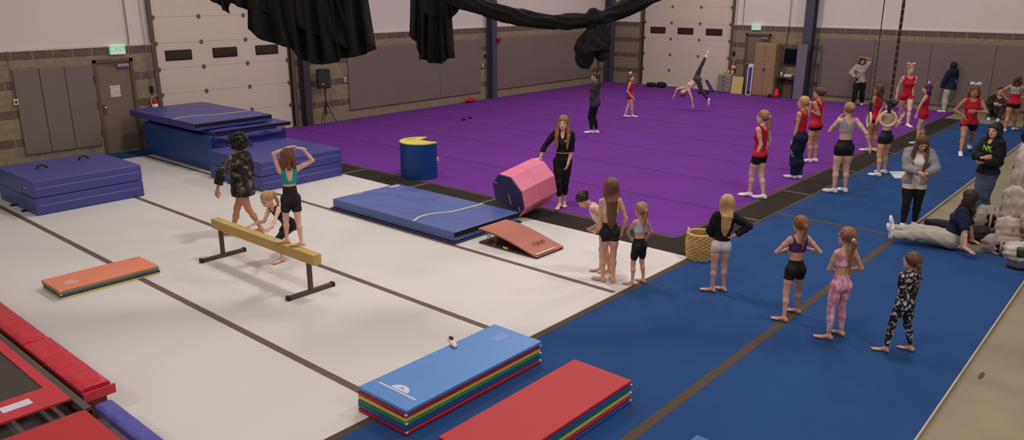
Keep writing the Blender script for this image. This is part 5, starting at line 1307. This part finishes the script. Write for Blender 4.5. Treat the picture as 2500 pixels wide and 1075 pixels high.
def cm(name, *c, **k): return mat(name, rgb(*c), k.get('rough', .8), noise=k.get('noise', .05), nscale=7, spec=.2, bump=k.get('bump', .15), bscale=30)
K_black = cm('black_jersey', 30, 27, 29); K_blk2 = cm('black_lycra', 34, 31, 34, rough=.55); K_red = cm('red_uniform', 196, 26, 48, rough=.6, noise=.04)
K_navy = cm('navy_cotton', 32, 36, 60); K_grey = cm('heather_grey', 142, 134, 134, noise=.12); K_lgrey = cm('pale_grey_fleece', 172, 158, 150, noise=.1)
K_white = cm('off_white_cotton', 222, 208, 200); K_jean = cm('blue_denim', 74, 84, 108, noise=.15); K_teal = cm('teal_lycra', 40, 146, 140, rough=.5); K_dgrey = cm('charcoal_cotton', 66, 62, 66)
K_camo = pattern('dark_floral_print', rgb(30, 26, 24), rgb(74, 64, 56), rgb(124, 108, 92), 12, t1=.52, t2=.64)
K_splat = pattern('black_white_splatter', rgb(34, 30, 34), rgb(186, 176, 168), None, 26, t1=.55)
K_pink = pattern('pink_zebra_print', rgb(206, 128, 150), rgb(232, 176, 186), None, 30, stretch=(1, 1, .45), t1=.5)
K_rept = pattern('pale_reptile_print', rgb(222, 196, 180), rgb(150, 118, 108), None, 60, t1=.6)
K_floral = pattern('mint_coral_print', rgb(140, 170, 166), rgb(214, 104, 104), rgb(60, 70, 76), 34, t1=.55, t2=.66)
K_purp = cm('purple_lycra', 74, 44, 98); K_lbra = cm('light_grey_lycra', 196, 198, 200); K_greyL = cm('grey_sweatpants_cloth', 176, 166, 152, noise=.1)
K_silver = pattern('silver_print', rgb(176, 168, 160), rgb(96, 90, 92), None, 40, t1=.56)
tank = lambda m, **k: ('top', m, dict(dict(lo=-.035, g=.0095, name='tank_top', wr=.0012), **k))
bra = lambda m, **k: ('top', m, dict(dict(lo=.165, g=.0055, name='sports_top', neckd=.075, hi=.34), **k))
shorts = lambda m=K_blk2, **k: ('legs', m, dict(dict(down=.36, hi=.085, g=.005, name='shorts'), **k))

# --- girls standing on the right half, in front
a = person('barefoot person in pale patterned crop top and black shorts with very long straight hair', feet=((1471, 688), (1496, 690)), top=430, face=-12, skinc='light', adult=False, hair=('long', 'auburn', .34),
    L=((1466, 540, .0), (1466, 580, -.03)), R=((1527, 530, 0), (1514, 578, .06)), footang=(-45, 5), wears=(bra(K_rept, lo=.17), shorts()))
a = person('person bending forward in a white top, half hidden behind the long-haired person', feet=((1466, 664), (1487, 668)), h=1.25, face=-90, lean=(-.62, .0), head_pitch=38, skinc='light', adult=False, hair=('bun', 'dark'),
    L=((1462, 522, -.1), (1452, 552, -.1)), R=((1470, 520, .1), (1462, 552, .1)), footang=(0, 0), wears=(tank(K_white, lo=.05), shorts()))
a = person('small barefoot person in light grey sports top and black knee-length shorts', feet=((1543, 697), (1570, 691)), top=494, face=-38, skinc='light', adult=False, hs=1.1, hair=('pony', 'darkblonde', .22),
    L=('ikp', 1538, 578, .14, (-.8, -.4, -.3)), R=((1588, 560, .1), (1570, 592, .22)), footang=(-40, -10), wears=(bra(K_lbra, lo=.155), shorts(down=.78)))
a = person('barefoot person in black sweatshirt and white shorts beside the wicker basket, hand on hip', feet=((1738, 714), (1766, 712)), top=470, face=-12, skinc='light', adult=False, hair=('long', 'blonde', .28),
    L=((1741, 545, 0), (1743, 584, .1)), R=((1822, 548, .05), (1790, 578, -.02)), footang=(-65, -40), lean=(.06, 0), wears=(shorts(K_white, down=.3, wr=.001), ('top', K_black, dict(lo=.045, sleeve=2, arm=1.25, g=.013, wr=.003, name='sweatshirt', neckw=.035))))
a = person('barefoot person in purple sports top and black shorts standing on the blue floor', feet=((1913, 786), (1946, 766)), top=522, face=-30, skinc='light', adult=False, hair=('pony', 'ginger', .2, 0),
    L=('ikp', 1915, 612, .1, (-.8, -.2, -.9)), R=('ikp', 1965, 606, .14, (1, -.2, -.5)), footang=(-45, -40), wears=(bra(K_purp, lo=.165, neckw=.06), shorts(down=.42)))
a = person('barefoot person in pink zebra-print sports top and matching leggings', feet=((2022, 830), (2052, 820)), top=550, face=-42, skinc='light', adult=False, hair=('pony', 'ginger', .3, 0, K_white),
    L=('ikp', 2040, 662, .14, (-.6, -.3, -1)), R=('ikp', 2066, 660, .2, (.8, 0, -.8)), footang=(-45, -20), wears=(bra(K_pink, lo=.165), ('legs', K_pink, dict(down=1.9, hi=.085, g=.004, name='leggings'))))
a = person('barefoot person in black and white splatter-print top and leggings with a braid', feet=((2160, 860), (2222, 858)), top=614, face=-50, skinc='light', adult=False, hs=1.08, hair=('braid', 'brown', .26),
    L=('ikp', 2196, 740, .04, (.2, -.5, -1)), R=('ikp', 2222, 742, .2, (.8, .2, -.8)), footang=(-40, -25), lean=(.03, 0), wears=(('legs', K_splat, dict(down=1.88, hi=.08, g=.005, name='leggings', wr=.0015)), ('top', K_splat, dict(lo=-.0, sleeve=2, arm=1.2, g=.013, wr=.003, name='hooded_top', hood=1))))
# --- seated person and two women
a = person('person in navy t-shirt and grey sweatpants sitting and leaning back on both hands', pelvis=G(2318, 606)+np.array([0, 0, .14]), h=1.62, face=-90, spine=(.22, .02, 1), skinc='light', hair=('long', 'dark', .30), head_face=-75,
    legs=((('d', -1, -.12, .12), ('d', -1, -.05, -.17), ('d', -.25, -.3, 1)), (('d', -1, .06, .14), ('d', -1, .02, -.10), ('d', -.2, .1, 1))),
    L=('ik', G(2356, 630)+np.array([0, 0, .05]), (.3, -.5, 0), (.7, -.5, -.25), (0, 0, -1)), R=('ik', G(2376, 606)+np.array([0, 0, .05]), (.4, .5, 0), (.7, .3, -.25), (0, 0, -1)), shoes=M_SHOEW, curl=.1,
    wears=(('legs', K_greyL, dict(down=1.98, hi=.06, g=.016, name='sweatpants', wr=.003, leg=1.12, cuff=1.3)), ('top', K_navy, dict(lo=-.02, sleeve=.95, arm=1.45, g=.014, wr=.003, name='t_shirt', neckw=.04))))
sit = a
a = person('person in open grey hoodie, white shirt and black leggings looking down at joined hands', feet=((2231, 553), (2203, 556)), top=324, face=172, head_face=160, head_pitch=26, skinc='light', fat=1.2, hair=('longfront', 'brown', .26), faceparts=True,
    L=('ikp', 2264, 424, -.27, (.9, .3, -.5), (-.7, -.3, -.5)), R=('ikp', 2243, 420, -.29, (-.9, .3, -.5), (.7, -.3, -.4)), footang=(0, 0), shoes=M_SHOEW, curl=.9,
    wears=(('legs', K_black, dict(down=1.95, hi=.08, g=.006, name='leggings')), ('top', K_white, dict(lo=-.085, sleeve=.1, g=.011, wr=.002, name='shirt', neckw=.03)), ('top', K_grey, dict(lo=-.03, sleeve=2, arm=1.2, g=.018, wr=.003, name='hoodie', hood=1, neckw=.04, neckd=.08, open=.055))))
a = person('person in black sweatshirt with lime print and blue jeans, arms crossed', feet=((2400, 541), (2381, 545)), base=FT, top=295, face=-135, head_face=-150, skinc='light', hair=('long', 'black', .30), faceparts=True,
    L=('ikp', 2399, 396, -.24, (.7, .3, -1), (-.9, .5, .25)), R=('ikp', 2402, 385, -.26, (-.8, .3, -1), (.8, .4, .1)), footang=(0, 0), shoes=cm('tan_shoe', 150, 110, 96), curl=.5,
    wears=(('legs', K_jean, dict(down=1.93, hi=.06, g=.006, name='jeans', wr=.001)), ('top', K_black, dict(lo=-.01, sleeve=2, arm=1.3, g=.018, wr=.004, name='sweatshirt', neckw=.04))))
i_ = a; c_ = i_['sh']-i_['sp']*.052*i_['H']+i_['tf']*.082*i_['H']-i_['tr']*.05
text('lime_print', 'NK', .13, tuple(c_-i_['org']), tuple(-i_['tr']), tuple(i_['sp']), cm('lime_ink', 150, 196, 60), i_['o'], .008)
# --- red uniformed and crop-top girls along the side border
K_bowW = cm('white_bow_cloth', 232, 222, 222); K_bowR = cm('pink_bow_cloth', 226, 150, 160)
red = dict(adult=True, hs=1.05)
a = person('person in red tank top and black shorts, front of the red-topped line', feet=((1829, 480), (1863, 486)), top=268, face=-62, skinc='fair', hair=('pony', 'darkblonde', .2), hs=1.05,
    L=((1857, 348, -.12), (1843, 392, -.1)), R=((1880, 345, .2), (1862, 385, .25)), footang=(-25, -20), shoes=M_SHOEW, wears=(shorts(down=.42), tank(K_red, lo=-.02)))
a = person('person in red tank top and long navy sweatpants', feet=((1937, 436), (1949, 436)), top=234, face=-65, skinc='light', hair=('pony', 'blonde', .16), hs=1.05,
    L=((1944, 322, -.12), (1932, 356, -.1)), footang=(-10, -10), shoes=M_SHOEW, wears=(('legs', K_navy, dict(down=1.97, hi=.07, g=.014, leg=1.1, cuff=1.6, name='sweatpants', wr=.002)), tank(K_red, lo=-.0)))
vv_ = nrm(np.array([FW[0], FW[1], 0])+RT*.35); uu_ = np.array([vv_[1], -vv_[0], 0]); c_ = a['kL']*.8+a['P']*.2-a['org']-vv_*.088-uu_*.05
text('white_lettering', 'LEY', .09, tuple(c_), (0, 0, -1), tuple(uu_), M_SHOEW, a['o'], .006)
a = person('person in red tank top standing just behind the one in navy sweatpants', feet=((1975, 397), (1989, 396)), top=212, face=-60, skinc='light', hair=('bun', 'brown'), hs=1.05,
    L=('ikp', 1976, 268, -.13, (.5, .2, -1)), footang=(-20, -20), shoes=M_SHOEW, wears=(shorts(down=.3), tank(K_red)))
a = person('person in mint and coral crop top and black shorts with one hand raised', feet=((2035, 471), (2062, 470)), top=248, face=-28, skinc='fair', hair=('bun', 'darkblonde'), hs=1.02, fat=1.08,
    L=((2036, 310, .0), (2058, 276, .12)), R=((2112, 322, .02), (2122, 352, .05)), footang=(-50, -10), shoes=M_SHOEW, wears=(bra(K_floral, lo=.16, hi=.33), shorts(down=.36)))
a = person('person in red tank top half hidden behind the left ring strap', feet=((2118, 370), (2134, 370)), top=204, face=-60, skinc='tan', hair=('wavy', 'brown', .2), hs=1.05,
    L=((2130, 262, -.1), (2118, 292, -.05)), footang=(-20, -20), shoes=M_SHOEW, wears=(shorts(down=.28), tank(K_red)))
a = person('person in beige crop top and black shorts behind the round wooden ring', feet=((2143, 431), (2158, 424)), top=240, face=-50, skinc='light', hair=('bun', 'dark'), hs=1.05,
    L=((2142, 300, 0), (2150, 270, .1)), R=((2186, 305, .1), (2200, 290, .2)), footang=(-30, -30), shoes=M_SHOEW, wears=(bra(cm('beige_lycra', 200, 170, 150)), shorts(down=.36)))
a = person('tall person in red tank top and red shorts facing the camera, tan hair bow', feet=((2215, 310), (2194, 300)), top=158, face=165, skinc='fair', hair=('bun', 'darkblonde'), bow=cm('tan_bow', 216, 180, 150), fine=False, faceparts=True, hs=1.05,
    L=((2230, 210, 0), (2228, 238, -.05)), R=((2195, 210, 0), (2188, 240, -.05)), footang=(-20, 0), shoes=M_SHOEW, wears=(shorts(K_red, down=.25), tank(K_red)))
a = person('person in red romper with purple hair and a white bow', feet=((2238, 352), (2252, 350)), top=204, face=-85, skinc='fair', hair=('wavy', 'purple', .2), bow=K_bowW, fine=False, hs=1.05,
    L=((2244, 262, -.15), (2232, 294, -.15)), footang=(-20, -20), shoes=M_SHOEW, wears=(shorts(K_red, down=.35, g=.012), tank(K_red)))
a = person('person in red tank top and white bow walking toward the camera on the blue floor', feet=((2366, 362), (2344, 380)), top=206, face=175, skinc='tan', hair=('wavy', 'auburn', .16), bow=K_bowW, faceparts=True, hs=1.05, pz=.99,
    L=('ikp', 2382, 272, -.2, (.9, .2, -.5), (-1, -.1, 0)), R=('ikp', 2354, 284, -.12, (-.9, .3, -.3), (.3, -.3, -.6)), footang=(0, 0), shoes=M_SHOEW, wears=(shorts(down=.42), tank(K_red, lo=-.02)))
a = person('person in red and silver top seen from behind with hands on hips', feet=((2452, 322), (2474, 318)), top=183, face=10, skinc='tan', hair=('wavy', 'brown', .2), fine=False, fat=1.1,
    L=('ikp', 2456, 240, -.02, (-1, 0, .1)), R=('ikp', 2486, 240, -.02, (1, 0, .1)), footang=(0, 20), shoes=M_SHOEW, wears=(shorts(down=.3), ('top', K_silver, dict(lo=.12, hi=.32, g=.006, name='sports_top')), tank(K_red, lo=.0, hi=.17, neck='none')))
# --- people by the back wall
a = person('person in pale grey hoodie and black trousers holding a hand to the head', feet=((2103, 256), (2082, 257)), top=139, face=178, head_face=165, skinc='tan', hair=('wavy', 'dark', .2), fine=False, faceparts=True, fat=1.1,
    L=('ikp', 2108, 141, -.02, (1, 0, .2), (-.9, 0, .2)), R=('ikp', 2088, 188, -.22, (-.9, .2, -.3), (1, 0, 0)), footang=(0, 0), shoes=M_SHOEW, wears=(('legs', K_black, dict(down=1.95, hi=.06, g=.012, name='trousers', leg=1.1, cuff=1.4)), ('top', K_lgrey, dict(lo=-.04, sleeve=2, arm=1.25, g=.018, wr=.004, name='hoodie', hood=1))))
a = person('person in navy hoodie and pale grey sweatpants standing near the back wall', feet=((2303, 275), (2318, 269)), top=150, face=-52, skinc='tan', hair=('long', 'black', .2), fine=False,
    L=((2304, 202, -.1), (2294, 228, 0)), footang=(-10, -10), shoes=M_SHOEW, wears=(('legs', K_greyL, dict(down=1.97, hi=.06, g=.014, name='sweatpants', leg=1.1, cuff=1.5, wr=.002)), ('top', K_navy, dict(lo=-.04, sleeve=2, arm=1.3, g=.022, wr=.002, name='hoodie', hood=1, box=.08))))
i_ = a; text('white_number', 'S', .14, tuple(i_['sh']-i_['sp']*.17*i_['H']-i_['tf']*.083*i_['H']+i_['tr']*.04-i_['org']), tuple(i_['tr']), tuple(i_['sp']), M_SHOEW, i_['o'], .003)
p_ = G(2425, 290, FT)
a = person('person in dark patterned jacket sitting on the floor by the back wall', pelvis=p_+np.array([0, 0, .16]), base=FT, h=1.6, face=170, spine=(.1, .12, 1), skinc='light', hair=('short', 'dark'), fine=False, faceparts=True,
    legs=((('d', .35, -.8, .75), ('d', -.2, -.15, -1), ('d', 0, -1, 0)), (('d', -.35, -.8, .75), ('d', .2, -.15, -1), ('d', 0, -1, 0))), shoes=M_SHOEW,
    L=(('d', .35, -.5, -.5), ('d', -.7, -.7, .1)), R=(('d', -.35, -.5, -.5), ('d', .7, -.7, .1)), wears=(('legs', K_dgrey, dict(down=1.95, hi=.06, g=.012, name='trousers')), ('top', K_camo, dict(lo=-.02, sleeve=2, arm=1.25, g=.018, name='jacket', wr=.003))))
a = person('person in black jacket cut off by the right edge of the picture', feet=((2478, 412), (2520, 402)), base=FT, h=1.6, face=150, skinc='brown', hair=('short', 'black'), lean=(.05, 0),
    L=None, R=(('d', .1, 0, -1), ('d', .4, -.4, -.5)), footang=(0, 0), shoes=cm('grey_shoe', 120, 108, 100), wears=(('legs', cm('dark_brown_cloth', 58, 40, 38), dict(down=1.95, hi=.06, g=.006, name='leggings')), ('top', K_black, dict(lo=-.02, sleeve=2, arm=1.2, g=.014, name='jacket', wr=.003))))
# --- on the purple floor
a = person('person in black zip jacket and cropped leggings with a hand on the pink tumbler', feet=((1377, 502), (1366, 508)), top=279, face=186, head_face=190, skinc='fair', hair=('longfront', 'ginger', .24), faceparts=True,
    R=((1334, 352, .02), (1318, 388, -.05), (1306, 391, -.1)), L=((1396, 358, .02), (1388, 396, -.1), (1380, 424, -.12)), curls=(.35, .15), footang=(-10, 10), wears=(('legs', K_black, dict(down=1.62, hi=.085, g=.004, name='leggings')), ('top', K_black, dict(lo=.095, sleeve=2, arm=1.12, g=.007, name='zip_jacket', wr=.001, neckw=.022, neckd=.07, fb=.03))))
i_ = a; text('chest_logo', 'oo', .045, tuple(i_['sh']-i_['sp']*.06*i_['H']+i_['tf']*.066*i_['H']-i_['tr']*.06-i_['org']), tuple(-i_['tr']), tuple(i_['sp']), M_SHOEW, i_['o'], .006)
coach = a
a = person('person in dark jacket and black leggings walking left on the purple floor', feet=((1444, 326), (1457, 326)), top=173, face=-78, skinc='light', hair=('short', 'brown'), fine=False,
    L=((1446, 235, -.12), (1448, 264, -.1)), footang=(-10, 0), knee=(-80, -80), pz=.985, shoes=M_SHOEW, wears=(('legs', K_black, dict(down=1.9, hi=.06, g=.006, name='leggings')), ('top', K_dgrey, dict(lo=-.06, sleeve=2, arm=1.35, g=.02, wr=.004, name='jacket', hood=1))))
a = person('small person in red uniform with a white bow alone on the purple floor', feet=((1526, 286), (1544, 286)), top=178, face=95, head_face=110, skinc='fair', adult=False, hair=('wavy', 'auburn', .2), bow=K_bowW, fine=False,
    R=((1530, 228, -.12), (1548, 244, -.12)), L=((1543, 228, .1), (1548, 246, .1)), footang=(0, 10), shoes=M_SHOEW, wears=(shorts(K_red, down=.3), tank(K_red)))
fp = G(1743, 271)
fv = fp-CAM; fv[2] = 0; fv = nrm(fv)
a = person('person in dark grey leggings flipping upside down over the purple floor', pelvis=VPL(1702, 193, fp, fv), h=1.5, face=-115, spine=(-.55, -.1, -.62), head_face=-70, skinc='fair', hair=('short', 'auburn'), fine=False,
    legs=((('d', .30, .0, .95), ('d', .38, .05, .93), ('d', .15, .0, 1)), (('d', .32, -.1, -.85), ('d', .62, 0, -.78), ('d', -.1, .2, -1))), shoes=M_SHOEW,
    L=(('d', -.85, -.1, -.12), ('d', -.35, 0, -.9)), R=(('d', .35, -.2, -.75), ('d', .18, 0, -1)), wears=(('legs', K_dgrey, dict(down=1.92, hi=.07, g=.006, name='leggings')), tank(cm('pale_pink_top', 214, 170, 176), lo=.09)))
# --- around the balance beam
a = person('barefoot person in teal top standing on the balance beam, hands on the head', feet=((701, 594), (737, 602)), base=.55, top=357, face=-12, skinc='fair', adult=False, hair=('wavy', 'auburn', .2),
    L=('ikp', 703, 361, .0, (-1, 0, -.3), (.9, .0, .2)), R=('ikp', 740, 364, .0, (1, .0, -.1), (-.9, 0, .25)), footang=(-62, -62), wears=(('legs', pattern('sparkly_black', rgb(34, 30, 32), rgb(80, 72, 70), None, 60, t1=.64), dict(down=.6, hi=.165, g=.006, name='shorts')), ('top', K_teal, dict(lo=.145, hi=.31, g=.0055, name='leotard', openback=.09, armhole=.036))))
a = person('barefoot person in dark floral hooded jacket walking behind the balance beam', feet=((638, 568), (568, 574)), top=326, face=-48, skinc='tan', fat=1.12, adult=False, hair=('curly', 'black'),
    L=((546, 415, -.2), (532, 458, -.25)), R=((612, 430, .1), (602, 470, .15)), footang=(-30, -20), wears=(shorts(K_black, down=.2), ('top', K_camo, dict(lo=-.075, sleeve=1.75, arm=1.45, g=.016, wr=.003, name='hooded_jacket', hood=1, box=.085))))
fb_ = G(690, 638)
h1 = np.array([5.33, 9.24, .60]); h2 = np.array([5.33, 8.86, .60])
a = person('crouching person in black leotard pressing both hands on the balance beam', feet=((690, 640), (712, 610)), h=1.3, pelvis=(5.86, 9.22, .47), face=-122, spine=(-.52, -.30, .78), head_pitch=-8, skinc='fair', adult=False, hair=('pony', 'blonde', .18), faceparts=True,
    L=('ik', h2, (.2, -.3, -.6), (-.9, -.1, -.32), (-.2, 0, -1)), R=('ik', h1, (.2, .3, -.6), (-.9, -.1, -.32), (-.2, 0, -1)), footang=(0, -20), knee=(-122, -100), curl=.15,
    wears=(shorts(K_blk2, down=.5), ('top', K_blk2, dict(lo=.0, g=.005, name='leotard', openback=.06))))

# ------------------------------------------------------------------ groups of repeats
GR = {'wall_pad': 'grey wall pads', 'floor_mat': 'rolled carpet floor mats', 'floor_tape': 'tape lines on the floor', 'folding_block_mat': 'large folding block mats', 'landing_mattress': 'soft landing mattresses',
      'folded_panel_mat': 'folded panel mats', 'sandal': 'pair of sandals on the purple floor', 'side_pad': 'side pads around the trampoline', 'gymnastic_ring': 'hanging gymnastic rings', 'draped_curtain': 'bunched black curtains',
      'outlet_box': 'outlet boxes on the left wall', 'exit_sign': 'exit signs', 'fire_extinguisher': 'fire extinguishers', 'bottle': 'bottles by the back wall', 'duffel_bag': 'bags on the floor', 'plastic_bag': 'bags in the pile at the right',
      'backpack': 'backpacks in the pile at the right', 'border_strip': 'black border strips', 'pull_rope': 'door chains', 'cleat': 'chain cleats', 'person': 'people in the gym', 'mat_edge': 'foam edges of the blue floor'}
for o in list(sc.objects):
    if o.parent is None and o.get('category'):
        g = GR.get(o.name.split('.')[0])
        if g and 'group' not in o: o['group'] = g
